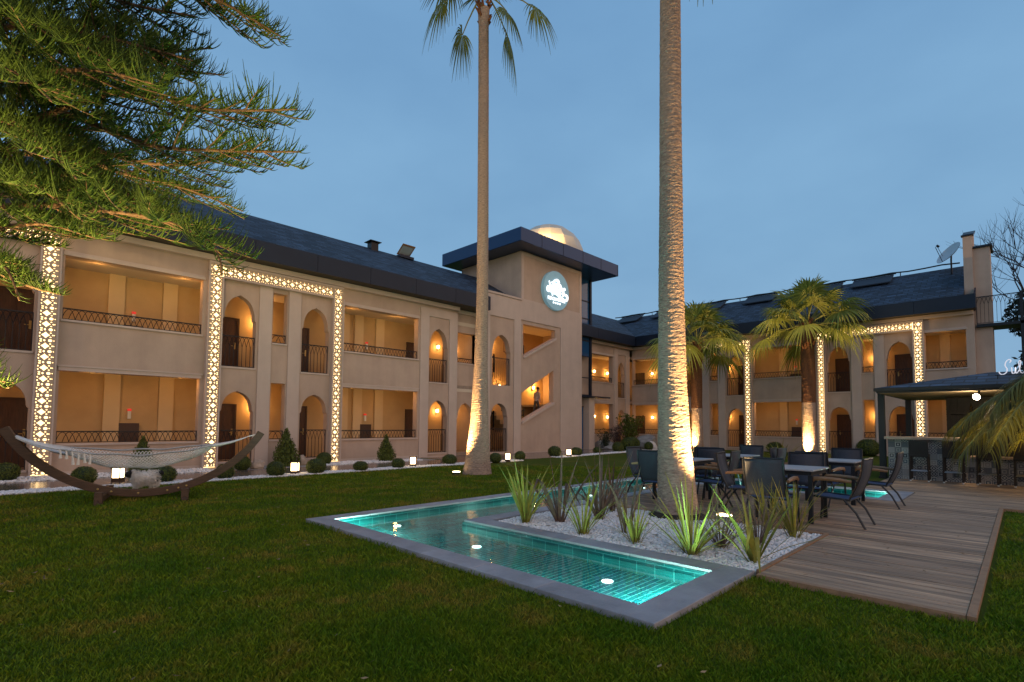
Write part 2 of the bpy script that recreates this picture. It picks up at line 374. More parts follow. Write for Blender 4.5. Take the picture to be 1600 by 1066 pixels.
# ---------------- ring pool
pool = thing('pool', 'shallow turquoise tiled pool ring with grey stone coping set in the lawn', 'pool', (4, 6, 0))
po = (4, 6, 0)
def slabs(b, x0, x1, y0, y1, L=.85):
    if x1 - x0 > y1 - y0:
        n = max(1, round((x1 - x0) / L)); s = (x1 - x0) / n
        for i in range(n): b.box(x0 + i * s, x0 + (i + 1) * s - .004, y0, y1, -.02, .05 + rnd.uniform(-.0015, .0015))
    else:
        n = max(1, round((y1 - y0) / L)); s = (y1 - y0) / n
        for i in range(n): b.box(x0, x1, y0 + i * s, y0 + (i + 1) * s - .004, -.02, .05 + rnd.uniform(-.0015, .0015))
b = MB(po)
W1 = .27
slabs(b, RX0, RX0 + W1, RY0 + W1, RY1 - W1); slabs(b, RX0, IX0, RY0, RY0 + W1); slabs(b, RX0, RX1, RY1 - W1, RY1)
slabs(b, IX0 - W1, IX0, RY0 + W1, IY1 + W1); slabs(b, IX0, IX1, IY1, IY1 + W1)
slabs(b, IX1, IX1 + W1, 1.6 + W1, IY1 + W1); slabs(b, RX1 - W1, RX1, 1.6 + W1, RY1 - W1); slabs(b, IX1, RX1, 1.6, 1.6 + W1 + .08)
b.build('coping', MT['coping'], pool, bevel=.006)
wx0, wx1, wix0, wix1 = RX0 + W1, RX1 - W1, IX0 - W1, IX1 + W1
wy0, wy1, wiy, wy3 = RY0 + W1, RY1 - W1, IY1 + W1, 1.6 + W1 + .08
FZ = -.13
b = MB(po)
for x0, x1, y0, y1 in ((wx0 - .03, wix0 + .03, wy0 - .03, wiy), (wx0 - .03, wx1 + .03, wiy, wy1 + .03), (wix1 - .03, wx1 + .03, wy3 - .03, wiy)):
    b.add([(x0, y0, FZ), (x1, y0, FZ), (x1, y1, FZ), (x0, y1, FZ)], [(0, 1, 2, 3)])
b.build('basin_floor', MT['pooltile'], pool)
b = MB(po)
def wallx(x, y0, y1): b.box(x - .012, x + .012, y0, y1, FZ, .026)
for q in ((wx0 + .004, wy0 - .005, wy1 + .005), (wix0 - .004, wy0 - .005, wiy - .01), (wix1 + .004, wy3, wiy - .01), (wx1 - .004, wy3, wy1 + .005)):
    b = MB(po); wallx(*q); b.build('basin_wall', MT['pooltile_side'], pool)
MT['pooltile_side2'] = brickmat('pool_end_tiles', (0.003, 0.060, 0.062), (0.005, 0.085, 0.085), (0.03, 0.17, 0.165), 0.2, 0.2, 0.005, 0.25, 'xz', 0.2, noise=0.2)  # same dark tone, with the end walls' shade in the colour
b = MB(po)
def wally(y, x0, x1): b.box(x0, x1, y - .012, y + .012, FZ, .027)
for q in ((wy0 + .004, wx0 + .017, wix0 - .017), (wy1 - .004, wx0 + .017, wx1 - .017), (wiy + .004, wix0 - .016, wix1 + .016), (wy3 + .004, wix1 + .017, wx1 - .017)):
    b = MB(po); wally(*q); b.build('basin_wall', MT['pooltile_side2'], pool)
# lights sunk in the pool floor
MT['poollamp'] = mat('pool_lamp', (0.9, 0.95, 0.95), 0.3, emit=(0.85, 1.0, 0.97), es=6)
b = MB(); b.lathe([(.055, 0), (.055, .004), (.045, .006)], 16); disc0 = None
CY = (0.55, 1.0, 0.88)
for i, (x, y) in enumerate([(4.28, 6.5), (4.25, 4.75), (4.22, 2.86), (6.9, 6.5), (11.0, 6.45), (12.2, 4.4), (12.3, 2.4), (9.0, 6.5)]):
    if disc0 is None: disc0 = b.build('pool_light', MT['poollamp'], pool); o = disc0
    else: o = disc0.copy(); link(o, pool)
    o.location = (x - 4, y - 6, FZ + .002)
for x, y, w in [(3.53, 6.30, 26), (3.50, 5.6, 6), (3.50, 4.5, 3.4), (3.50, 3.4, 4), (3.52, 2.5, 6), (3.75, 2.13, 16), (4.20, 2.10, 11), (5.6, 5.54, 4), (6.8, 5.55, 16), (8.9, 5.55, 12), (10.4, 5.54, 6), (11.1, 5.6, 8), (11.62, 4.2, 5), (11.9, 2.0, 7), (12.5, 2.0, 7)]:
    lamp('POINT', (x - 4, y - 6, -.050), w * 4.6, CY, pool, .02, name='pool_fill_glow')  # unseen points along the walls, added to spread light over the pool floor
# water
def water_material():
    m = bpy.data.materials.new('water'); m.use_nodes = True
    N = m.node_tree.nodes; L = m.node_tree.links; N.remove(N['Principled BSDF'])
    t = N.new('ShaderNodeBsdfTransparent'); t.inputs[0].default_value = (0.80, 0.96, 0.94, 1)
    gl = N.new('ShaderNodeBsdfGlossy'); gl.inputs['Roughness'].default_value = 0.01
    f = N.new('ShaderNodeFresnel'); f.inputs[0].default_value = 1.33
    c = N.new('ShaderNodeTexCoord'); n = N.new('ShaderNodeTexNoise'); n.inputs['Scale'].default_value = 5; n.inputs['Detail'].default_value = 3; L.new(c.outputs['Object'], n.inputs['Vector'])
    bn = N.new('ShaderNodeBump'); bn.inputs['Strength'].default_value = 0.11; bn.inputs['Distance'].default_value = 0.02; L.new(n.outputs[0], bn.inputs['Height'])
    L.new(bn.outputs[0], gl.inputs['Normal']); L.new(bn.outputs[0], f.inputs['Normal'])
    mx = N.new('ShaderNodeMixShader'); L.new(f.outputs[0], mx.inputs[0]); L.new(t.outputs[0], mx.inputs[1]); L.new(gl.outputs[0], mx.inputs[2]); L.new(mx.outputs[0], N['Material Output'].inputs[0])
    return m
b = MB()
for x0, x1, y0, y1 in ((wx0, wix0, wy0, wiy), (wx0, wx1, wiy, wy1), (wix1, wx1, wy3, wiy)):
    b.add([(x0, y0, -.035), (x1, y0, -.035), (x1, y1, -.035), (x0, y1, -.035)], [(0, 1, 2, 3)])
tag(b.build('water', water_material()), kind='structure')

# ================================================================== HOTEL
def PL(plane): return lambda u, v, z: (u, plane - v, z)          # facade along x, facing -y
def PR(plane): return lambda u, v, z: (plane - v, u, z)          # facade along y, facing -x
def fbox(b, P, u0, u1, v0, v1, z0, z1):
    a = P(u0, v0, z0); c = P(u1, v1, z1); b.box(a[0], c[0], a[1], c[1], a[2], c[2])
def rect(u0, u1, z0, z1): return [(u0, z0), (u1, z0), (u1, z1), (u0, z1)]
def arch(uc, w, z0, zs, za, notch=.045, n=9):
    h = w / 2; hi = h - notch; H = za - zs - .07; z1 = zs + .07
    r = (hi * hi + H * H) / (2 * hi); c = r - hi; pm = math.atan2(H, c)
    arc = []
    for i in range(n + 1):
        t = i / n
        gu, gz = r * math.cos(pm * t) - c, r * math.sin(pm * t)
        eu, ez = hi * math.cos(t * math.pi / 2) ** .9, H * math.sin(t * math.pi / 2) * .96
        k = .25 + .60 * t ** 6
        arc.append((eu * (1 - k) + gu * k, ez * (1 - k) + gz * k))
    right = [(uc + h, z0), (uc + h, zs), (uc + hi + .02, zs + .02), (uc + hi, z1)] + [(uc + a, z1 + q) for a, q in arc[1:-1]]
    left = [(2 * uc - a, q) for a, q in right][::-1]
    return right + [(uc, za)] + left
AU = lambda uc, w=.95: arch(uc, w, 3.02, 4.46, 5.23)
AL = lambda uc, w=.95: arch(uc, w, .17, 1.66, 2.29)

def rail(P, org, u0, u1, z0, z1, parent, v=-.09, name='railing'):
    b = MB(org)
    fbox(b, P, u0, u1, v - .018, v + .018, z1 - .03, z1)
    fbox(b, P, u0, u1, v - .01, v + .01, z0 + .02, z0 + .038)
    H = z1 - .03 - (z0 + .038); tall = H > .5
    n = max(2, round((u1 - u0) / (.13 if not tall else .125))); s = (u1 - u0) / n
    def bow(a0, a1, zb, zt, k=7):
        pts = []
        for i in range(k + 1):
            t = i / k; x = a0 + (a1 - a0) * t; q = abs(2 * t - 1)
            pts.append(P(x, v, zb + (zt - zb) * (1 - q ** 2.2)))
        b.tube(pts, .0075, 4, False)
    top = z1 - .03
    for i in range(n - 1):
        bow(u0 + i * s, u0 + (i + 2) * s, z0 + .038 if not tall else top - .30, top)
    if tall:
        for i in range(n + 1): fbox(b, P, u0 + i * s - .007, u0 + i * s + .007, v - .007, v + .007, z0 + .03, top - .25 if 0 < i < n else top)
    fbox(b, P, u0, u0 + .02, v - .01, v + .01, z0, z1); fbox(b, P, u1 - .02, u1, v - .01, v + .01, z0, z1)
    return b.build(name, MT['iron'], parent)

def door(P, org, u, z, parent, v=-1.75, w=.84, h=1.82):
    b = MB(org); fbox(b, P, u + .06, u + w - .06, v, v + .035, z, z + h - .06)
    for k in range(2):
        for j in range(2):
            fbox(b, P, u + .13 + j * .31, u + .39 + j * .31, v + .035, v + .045, z + .14 + k * .82, z + .78 + k * .80)
    o = b.build('door', MT['door'], parent)
    b = MB(org); fbox(b, P, u, u + .06, v, v + .06, z, z + h); fbox(b, P, u + w - .06, u + w, v, v + .06, z, z + h); fbox(b, P, u + .06, u + w - .06, v, v + .058, z + h - .06, z + h)
    b.build('frame', MT['doorframe'], o)
    b = MB(org); fbox(b, P, u + w - .15, u + w - .10, v + .035, v + .05, z + .78, z + 1.0); fbox(b, P, u + w - .24, u + w - .11, v + .06, v + .075, z + .87, z + .89); fbox(b, P, u + w - .13, u + w - .115, v + .048, v + .062, z + .87, z + .89)
    b.build('handle', MT['brass'], o)

def sconce(P, org, u, z, parent, power=16, v=-1.75):
    c = P(u, v, z); 
    b = MB(org); fbox(b, P, u - .05, u + .05, v, v + .02, z - .14, z + .14); fbox(b, P, u - .015, u + .015, v + .02, v + .09, z + .06, z + .08)
    o = b.build('wall_lamp', MT['brass'], parent)
    b = MB(org); c = P(u, v + .1, z); b.lathe([(.03, -.07), (.05, -.02), (.055, .03), (.04, .07)], 10, c); b.build('lamp_shade', MT['lamp'], o, True)
    q = P(u, v + .2, z); lamp('POINT', (q[0] - org[0], q[1] - org[1], q[2] - org[2]), power, WARM, o, .05, name='wall_lamp_glow')

def ceil_lamp(P, org, u, z, parent, power=20, v=-.45):
    c = P(u, v, z); b = MB(org); b.lathe([(.07, -.02), (.075, -.002)], 14, c)
    o = b.build('ceiling_lamp', MT['lamp'], parent)
    lamp('POINT', (c[0] - org[0], c[1] - org[1], c[2] - .14 - org[2]), power * .66, WARM, o, .06, name='ceiling_lamp_glow')

# pierced screen: one cell repeated along the strip (a across, q along)
CP = .266; CW = .16
def _cell():
    """one period of the screen: a big diamond, a rosette, small drops and dots"""
    holes = []
    m, k = .64 * CP, .14 * CP; c = -.030
    holes.append([(c - .082, m), (c - .035, m - .036), (c, m - .078), (c + .035, m - .036), (c + .082, m), (c + .035, m + .036), (c, m + .078), (c - .035, m + .036)])
    holes.append([(.058 + .040 * math.cos(a), k + .036 * math.sin(a)) for a in [math.pi * 2 * i / 8 + .39 for i in range(8)]])
    holes.append([(-.048 + .020 * math.cos(a), k + .026 * math.sin(a)) for a in [math.pi * 2 * i / 6 for i in range(6)]])
    for q in (-1, 1):
        holes.append([(-.112 + .026 * math.cos(a), k + q * .026 + .018 * math.sin(a)) for a in [math.pi * 2 * i / 6 for i in range(6)]])
        holes.append([(-.136 + .014 * math.cos(a), m + q * .040 + .022 * math.sin(a)) for a in [math.pi * 2 * i / 6 for i in range(6)]])
        holes.append([(.062 + .020 * math.cos(a), m + q * .052 + .014 * math.sin(a)) for a in [math.pi * 2 * i / 6 for i in range(6)]])
        holes.append([(.128 + .013 * math.cos(a), (k if q < 0 else m) + .013 * math.sin(a)) for a in [math.pi * 2 * i / 6 for i in range(6)]])
    holes.append([(.100 + .016 * math.cos(a), m + .018 * math.sin(a)) for a in [math.pi * 2 * i / 6 for i in range(6)]])
    return [(-CW, 0), (CW, 0), (CW, CP), (-CW, CP)], holes
CELL = _cell()
def cell_mesh(b, f):
    """f(a, q, v) -> world; a across the strip, q along it"""
    b.plate(CELL[0], CELL[1], lambda a, v, q: f(a, q, v), .135, .165)

def screen_frame(P, org, u0, parent):
    top = 6.08
    b = MB(org)
    n = 21; z0 = .06
    for uc, sg in ((u0 + .2, -1), (u0 + 4.05, 1)):
        for i in range(n): cell_mesh(b, lambda a, q, v, uc=uc, i=i, sg=sg: P(uc + a * sg, v, z0 + (i + q / CP) * (5.66 - z0) / n))
    m = 13; h0, h1 = u0 + .4, u0 + 3.85
    for i in range(m): cell_mesh(b, lambda a, q, v, i=i: P(h0 + (i + q / CP) * (h1 - h0) / m, v, 5.85 + a))
    for uc in (u0 + .2, u0 + 4.05): cell_mesh(b, lambda a, q, v, uc=uc: P(uc + a, v, 5.68 + q * 1.27))
    o = b.build('lattice_screen', MT['lattice'], parent)
    b = MB(org)
    for uc in (u0 + .2, u0 + 4.05):
        fbox(b, P, uc - .2, uc - .162, 0, .185, 0, top); fbox(b, P, uc + .162, uc + .2, 0, .185, 0, top if False else 5.66)
    b2 = [(u0 + .4, u0 + 3.85, 5.63, 5.688), (u0 + .038, u0 + 4.212, 6.015, top)]
    for a0, a1, q0, q1 in b2: fbox(b, P, a0, a1, 0, .183, q0, q1)
    b.build('border', MT['trim'], o)
    b = MB(org)
    for uc in (u0 + .2, u0 + 4.05): fbox(b, P, uc - .16, uc + .16, .03, .05, .03, 6.01)
    fbox(b, P, u0 + .362, u0 + 3.888, .03, .052, 5.69, 6.01)
    b.build('light_panel', MT['backlit'], o)

def wing_frame(P, org, b, tr, u0, parent, doors=((.95, 1), (2.9, 1)), lamps=(2.2,), power=16, flip=False):
    holes = [AU(u0 + .925), AL(u0 + .925), AU(u0 + 3.325), AL(u0 + 3.325), rect(u0 + 1.9, u0 + 2.35, 3.88, 5.5), rect(u0 + 1.9, u0 + 2.35, .8, 2.6)]
    b.plate(rect(u0, u0 + 4.25, 0, 6.25), holes, P, -.28, 0)
    for a0, a1 in ((1.47, 1.86), (2.39, 2.78)): fbox(tr, P, u0 + a0, u0 + a1, 0, .055, 0, 5.63)
    for z in (3.88, .80): fbox(tr, P, u0 + 1.88, u0 + 2.37, -.27, .035, z - .045, z + .003)
    for a in (.925, 3.325):
        for z in (3.02, .17): fbox(tr, P, u0 + a - .5, u0 + a + .5, -.27, .03, z - .05, z + .003)
        for z, q in ((3.02, 3.98), (.17, 1.12)): rail(P, org, u0 + a - .475, u0 + a + .475, z, q, parent)
    for z in (3.88, .80): rail(P, org, u0 + 1.9, u0 + 2.35, z, z + .29, parent)
    for zf in (.13, 3.0):
        for a, _ in doors: door(P, org, u0 + a, zf, parent)
        for a in lamps: sconce(P, org, u0 + a, zf + 1.75, parent, power)
    screen_frame(P, org, u0, parent)

def wing_bay(P, org, b, tr, u0, u1, o0, o1, parent, doors=(), lamps=(), power=20, cabinet=None, sconces=()):
    b.plate(rect(u0, u1, 0, 6.25), [rect(o0, o1, 3.88, 5.5), rect(o0, o1, .79, 2.6)], P, -.28, 0)
    fbox(tr, P, o0 - .05, o1 + .05, -.02, .05, 5.5, 5.58); fbox(tr, P, o0 - .02, o1 + .02, 0, .028, 5.58, 5.62)
    fbox(tr, P, o0 - .03, o1 + .03, -.02, .05, 2.6, 2.70); fbox(tr, P, o0 - .05, o1 + .05, 0, .075, 2.70, 2.74)
    for z in (3.88, .79): fbox(tr, P, o0 - .03, o1 + .03, -.27, .05, z - .05, z + .003); rail(P, org, o0, o1, z, z + .31, parent)
    for zf in (.13, 3.0):
        for a in doors: door(P, org, a, zf, parent)
        for a in lamps: ceil_lamp(P, org, a, zf + 2.58, parent, power)
        for a in sconces: sconce(P, org, a, zf + 1.75, parent, 9)
        if cabinet is not None:
            v = -1.75
            q = MB(org); fbox(q, P, cabinet - .24, cabinet + .24, v, v + .12, zf + .55, zf + 1.17)
            c = q.build('hose_cabinet', MT['doorframe'], parent)
            q = MB(org); fbox(q, P, cabinet - .04, cabinet + .04, v, v + .07, zf + 1.30, zf + 1.52); a = q.build('alarm_box', MT['white_box'], c)
            q = MB(org); fbox(q, P, cabinet - .045, cabinet + .045, v, v + .08, zf + 1.525, zf + 1.59); q.build('red_lamp', MT['red_emit'], c)

def corridor(P, org, u0, u1, parent, piers=(), depth=1.75, ends=(True, True)):
    b = MB(org); fbox(b, P, u0, u1, -depth - .15, -depth, .0, 6.2); 
    if ends[0]: fbox(b, P, u0 - .15, u0, -depth, -.285, 0, 6.2)
    if ends[1]: fbox(b, P, u1, u1 + .15, -depth, -.285, 0, 6.2)
    b.build('back_wall', MT['inner'], parent)
    for a in piers:
        for z0, z1 in ((.13, 2.70), (3.0, 5.6)): b = MB(org); fbox(b, P, a - .19, a + .19, -depth - .01, -depth + .1, z0, z1); b.build('pier', MT['pier'], parent)
    b = MB(org); fbox(b, P, u0, u1, -depth, -.285, .02, .125); fbox(b, P, u0, u1, -depth, -.283, 2.86, 2.995); b.build('corridor_floor', MT['floor'], parent)
    b = MB(org); fbox(b, P, u0, u1, -depth, -.284, 2.72, 2.858); fbox(b, P, u0, u1, -depth, -.284, 5.6, 5.75)
    for k in range(int((u1 - u0) / 3.2)):
        a = u0 + 1.6 + k * 3.2
    b.build('corridor_ceiling', MT['ceiling'], parent)

def gable_roof(name, along, a0, a1, e0, ridge, e1, ez, rz, m, parent, org, thick=.10):
    b = MB(org)
    pr = [(e0, ez), (ridge, rz), (e1, ez), (e1, ez - thick), (ridge, rz - thick - .02), (e0, ez - thick)]
    vs = [];
    for a in (a0, a1):
        for q, z in pr: vs.append((a, q, z) if along == 'x' else (q, a, z))
    n = len(pr); fs = [(i, (i + 1) % n, n + (i + 1) % n, n + i) for i in range(n)] + [(0, 1, 4, 5), (1, 2, 3, 4), (n, n + 1, n + 4, n + 5), (n + 1, n + 2, n + 3, n + 4)]
    b.add(vs, fs); return b.build(name, m, parent)
def fascia(P, org, u0, u1, v, parent, z0=6.27, z1=6.86, L=1.9):
    b = MB(org); n = max(1, round((u1 - u0) / L)); s = (u1 - u0) / n
    for i in range(n): fbox(b, P, u0 + i * s, u0 + (i + 1) * s - .012, v - .05, v, z0, z1)
    fbox(b, P, u0, u1, v - .07, v - .052, z0 + .01, z1 - .02)
    b.build('fascia', MT['fascia'], parent)
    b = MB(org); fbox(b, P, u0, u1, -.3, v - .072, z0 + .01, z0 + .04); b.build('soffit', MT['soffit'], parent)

# ---------------- the long wing beside the lawn
oL = (6, 17, 0)
west = thing('hotel_wing', 'long two storey beige hotel wing behind the hammock and lantern path', 'building', oL)
P = PL(17.0); b = MB(oL); tr = MB(oL)
b.plate(rect(-7, -3.0, 0, 6.25), [rect(-6.6, -3.3, 3.88, 5.5), rect(-6.6, -3.3, .79, 2.6)], P, -.28, 0)
wing_frame(P, oL, b, tr, -3.0, west, doors=((.85, 1), (3.1, 1)), lamps=(2.3,))
wing_bay(P, oL, b, tr, 1.25, 4.5, 1.32, 4.40, west, lamps=(2.0, 4.0), cabinet=3.05, power=15)
wing_frame(P, oL, b, tr, 4.5, west, doors=((.62, 1), (3.02, 1)), lamps=(2.02,), power=20)
wing_bay(P, oL, b, tr, 8.75, 12.08, 8.80, 12.0, west, doors=(12.62,), lamps=(9.4, 11.4), cabinet=10.72, power=14)
b.plate(rect(12.08, 13.98, 0, 6.25), [AU(13.02), AL(13.02)], P, -.28, 0)
tr.plate(rect(12.09, 13.97, 0, 6.0), [rect(12.5, 13.55, .02, 5.68)], P, 0, .05)
for z, q in ((3.02, 3.98), (.17, 1.12)):
    rail(P, oL, 12.545, 13.495, z, q, west); fbox(tr, P, 12.52, 13.52, -.27, .03, z - .05, z + .003)
for zf in (.13, 3.0): sconce(P, oL, 14.25, zf + 1.78, west, 15); door(P, oL, 14.58, zf, west, w=.8)
# passage recess next to the tower
P2 = PL(17.3)
b.plate(rect(13.98, 15.35, 0, 6.25), [rect(14.16, 15.3, 3.98, 5.3), arch(14.72, .92, .02, 1.55, 2.25)], P2, -.25, 0)
fbox(b, PL(17.0), 13.9, 13.98, -.3, -.28, 0, 6.25)
rail(P2, oL, 14.16, 15.3, 3.98, 4.2, west); fbox(tr, P2, 14.14, 15.32, -.24, .03, 3.93, 3.983)
fbox(tr, P, -7, 13.98, 0, .19, 6.10, 6.262); fbox(tr, P, -7, 13.98, 0, .10, 6.262, 6.275); fbox(tr, P2, 13.99, 15.3, 0, .1, 6.1, 6.26)
fbox(tr, P, -7, -3.05, 0, .02, 0, .1); fbox(tr, P, 1.28, 4.48, 0, .025, 0, .1); fbox(tr, P, 8.78, 12.07, 0, .025, 0, .1)
b.build('wall', MT['stucco'], west); tr.build('wall_trim', MT['trim'], west)
corridor(P, oL, -7, 15.6, west, piers=(2.62, 3.95, 9.75, 10.35, 11.3), ends=(True, False))
gable_roof('roof', 'x', -8, 15.3, 16.38, 20.0, 23.6, 6.87, 8.93, MT['shingle_x'], west, oL)
gable_roof('roof', 'x', 15.302, 17.69, 17.12, 20.0, 23.6, 7.291, 8.93, MT['shingle_x'], west, oL)
fascia(P, oL, -8, 15.30, .66, west)
b = MB(oL); b.box(-6.9, 17.7, 19.2, 22.9, 0, 6.75); b.build('rear_block', MT['stucco'], west)

# ---------------- the wing behind the deck (and the short piece joining it to the tower)
oR = (29.1, 8, 0)
east = thing('hotel_wing', 'two storey beige hotel wing behind the bar, with panels along its roof', 'building', oR)
P = PR(29.1); b = MB(oR); tr = MB(oR)
wing_bay(P, oR, b, tr, 1.34, 3.02, 1.62, 3.0, east, lamps=(2.3,), power=10)
wing_frame(P, oR, b, tr, 3.02, east, doors=((.48, 1), (2.98, 1)), lamps=(2.12,), power=13)
wing_bay(P, oR, b, tr, 7.27, 10.37, 7.5, 10.32, east, lamps=(8.0, 9.9), cabinet=8.72, power=12)
wing_frame(P, oR, b, tr, 10.37, east, doors=((.56, 1), (2.98, 1)), lamps=(2.05,), power=13)
wing_bay(P, oR, b, tr, 14.62, 17.8, 14.9, 17.72, east, doors=(17.9,), lamps=(15.8,), power=12)
PF = PL(17.8); FZ0 = 22.6
wing_bay(PF, oR, b, tr, FZ0, 27.0, 24.5, 26.9, east, doors=(25.75,), lamps=(), sconces=(27.3,), power=12)
b.plate(rect(27.0, 28.81, 0, 6.25), [AU(27.84, .84), AL(27.84, .84)], PF, -.28, 0)
tr.plate(rect(27.01, 28.75, 0, 6.0), [rect(27.38, 28.3, .02, 5.68)], PF, 0, .05)
for z, q in ((3.02, 3.98), (.17, 1.12)):
    rail(PF, oR, 27.42, 28.26, z, q, east); fbox(tr, PF, 27.40, 28.28, -.27, .03, z - .05, z + .003)
for zf in (.13, 3.0): sconce(PF, oR, 28.75, zf + 1.72, east, 16); sconce(P, oR, 17.3, zf + 1.72, east, 12)
fbox(tr, P, 1.34, 17.6, 0, .19, 6.10, 6.262); fbox(tr, PF, FZ0, 28.9, 0, .19, 6.10, 6.26)
fbox(b, P, 1.34, 1.45, -6.4, -.285, 0, 6.85)                          # end wall
b.build('wall', MT['stucco'], east); tr.build('wall_trim', MT['trim'], east)
corridor(P, oR, 1.45, 19.5, east, piers=(2.45, 8.1, 9.35, 15.6), ends=(False, False))
corridor(PF, oR, FZ0, 30.8, east, piers=(), ends=(False, False))
gable_roof('roof', 'y', 1.62, 24.5, 28.48, 32.1, 35.7, 6.87, 8.93, MT['shingle_y'], east, oR)
gable_roof('roof', 'x', 22.5, 36.0, 17.18, 20.8, 24.4, 6.868, 8.928, MT['shingle_x'], east, oR)
fascia(P, oR, 1.3, 17.14, .66, east); fascia(PF, oR, 22.5, 28.44, .66, east)
b = MB(oR)
b.plate([(28.44, 6.28), (29.2, 6.28), (29.2, 7.25), (28.6, 6.92), (28.44, 6.86)], [], lambda u, v, z: (u, v, z), 1.25, 1.3); b.build('fascia', MT['fascia'], east)
b = MB(oR); b.box(31.2, 35.2, 1.46, 24, 0, 6.75); b.box(24, 30.8, 19.9, 24, 0, 6.7); b.build('rear_block', MT['stucco'], east)
# end gable with its shaft
b = MB(oR)
b.plate([(29.25, 6.9), (30.9, 6.9), (30.9, 10.1), (29.55, 9.55), (29.25, 9.52)], [], lambda u, v, z: (u, v, z), 1.32, 1.62)
b.box(29.45, 30.7, .78, 1.335, 0, 8.98); b.box(30.7, 31.4, .80, 1.335, 0, 7.6)
o = b.build('end_gable', MT['stucco'], east)
b = MB(oR); b.box(29.35, 30.8, .70, 1.31, 8.985, 9.06)
b.plate([(29.2, 9.53), (29.56, 9.57), (30.95, 10.12), (30.95, 10.19), (29.54, 9.63), (29.2, 9.59)], [], lambda u, v, z: (u, v, z), 1.27, 1.67)
b.build('capping', MT['fascia'], o)

# ---------------- stair tower
oT = (19, 17, 0)
tower = thing('stair_tower', 'square beige stair tower with round hotel sign, slanted openings and flat blue roof', 'building', oT)
P = PL(16.8); b = MB(oT); tr = MB(oT)
up = [(17.84, 4.50), (20.22, 5.66), (20.22, 6.1), (17.84, 6.1)]
lo = [(17.70, 1.42), (20.08, 2.40), (20.08, 4.06), (17.70, 2.82)]
b.plate(rect(15.3, 17.74, 0, 7.25), [arch(16.42, 1.16, 3.1, 4.62, 5.4), arch(16.3, 1.08, .1, 1.68, 2.28)], P, -.28, 0)
b.plate(rect(17.74 - .06, 22.4, 0, 9.6), [up if False else [(17.84, 4.50), (20.22, 5.66), (20.22, 6.1), (17.84, 6.1)], [(17.745, 1.42), (20.08, 2.40), (20.08, 4.06), (17.745, 2.82)]], P, -.283, .003)
tr.plate(rect(15.32, 22.38, 0, 7.18), [rect(15.66, 17.2, .02, 6.2), rect(17.66, 20.6, .02, 6.28)], P, .003, .05)
tr.plate(rect(17.70, 22.38, 7.185, 9.55), [rect(17.86, 22.2, 7.3, 9.4)], P, .003, .03)
fbox(tr, P, 15.25, 17.7, -.3, .09, 7.19, 7.28)
# sloping sills
for a0, z0, a1, z1 in ((17.84, 4.50, 20.22, 5.66), (17.745, 1.42, 20.08, 2.40)):
    tr.plate([(a0, z0 - .06), (a1, z1 - .06), (a1, z1 + .05), (a0, z0 + .05)], [], P, -.3, .09)
for a in (15.3, 22.14): b.box(a, a + .26, 17.09, 21.2, 0, 9.6 if a > 20 else 7.2)
b.box(17.70, 17.95, 17.09, 21.2, 6.6, 9.6); b.box(17.95, 22.14, 20.9, 21.2, 0, 9.6)
b.build('wall', MT['stucco'], tower); tr.build('wall_trim', MT['trim'], tower)
b = MB(oT); b.box(15.56, 22.14, 19.3, 19.4, 0, 6.6); b.build('back_wall', MT['inner'], tower)
b = MB(oT); b.box(15.56, 22.13, 17.1, 19.29, 6.3, 6.42); b.build('corridor_ceiling', MT['ceiling'], tower)
b = MB(oT); b.box(15.56, 22.13, 17.1, 19.29, .01, .09); b.box(15.56, 17.6, 17.1, 19.29, 2.95, 3.05); b.box(20.3, 22.13, 17.1, 19.29, 2.4 - .12, 2.4 - .02); b.build('corridor_floor', MT['floor'], tower)
# stairs
b = MB(oT)
for i in range(9): b.box(17.6 + i * .3, 17.9 + i * .3, 17.12, 18.1, .75 + i * .14 - .15, .75 + i * .14)
for i in range(9): b.box(17.6 + i * .3, 17.9 + i * .3, 17.12, 18.1, 3.1 + i * .16 - .2, 3.1 + i * .16)
for i in range(10): b.box(15.9 + i * .27, 16.17 + i * .27, 18.25, 19.2, 2.95 - i * .2 - .2, 2.95 - i * .2)
o = b.build('staircase', MT['inner'], tower)
def slope_rail(x0, z0, x1, z1, y, h, name='railing'):
    b = MB(oT); b.tube([(x0, y, z0 + h), (x1, y, z1 + h)], .022, 6); b.tube([(x0, y, z0 + .08), (x1, y, z1 + .08)], .014, 5)
    n = max(2, int(abs(x1 - x0) / .14))
    for i in range(n + 1):
        t = i / n; x = x0 + (x1 - x0) * t; z = z0 + (z1 - z0) * t; b.box(x - .008, x + .008, y - .008, y + .008, z + .03, z + h)
    b.box(x1 - .03, x1 + .03, y - .03, y + .03, z1 - .1, z1 + h + .08)
    b.build(name, MT['iron'], tower)
slope_rail(17.75, 1.95, 18.75, 1.25, 18.15, .82); slope_rail(17.75, 1.25, 18.75, 1.75, 17.6, .3)
slope_rail(17.9, 4.85, 18.8, 4.3, 18.15, .82); slope_rail(17.9, 4.1, 18.8, 4.7, 17.7, .5)
slope_rail(15.75, .35, 17.0, 1.15, 17.9, .75); slope_rail(15.75, 3.1, 17.0, 3.9, 17.9, .7)
rail(P, oT, 15.84, 17.0, 3.1, 4.35, tower); rail(P, oT, 15.76, 16.84, .1, 1.15, tower)
sconce(P, oT, 21.2, 3.35, tower, 60, v=-2.45); sconce(P, oT, 18.6, 3.3, tower, 28, v=-2.45); sconce(P, oT, 17.9, 5.4, tower, 26, v=-2.45); sconce(P, oT, 17.5, 2.0, tower, 24, v=-2.45)
sconce(PL(17.3), oT, 15.1, 1.9, tower, 9, v=-1.6); sconce(PL(17.3), oT, 15.2, 4.75, tower, 9, v=-1.6)
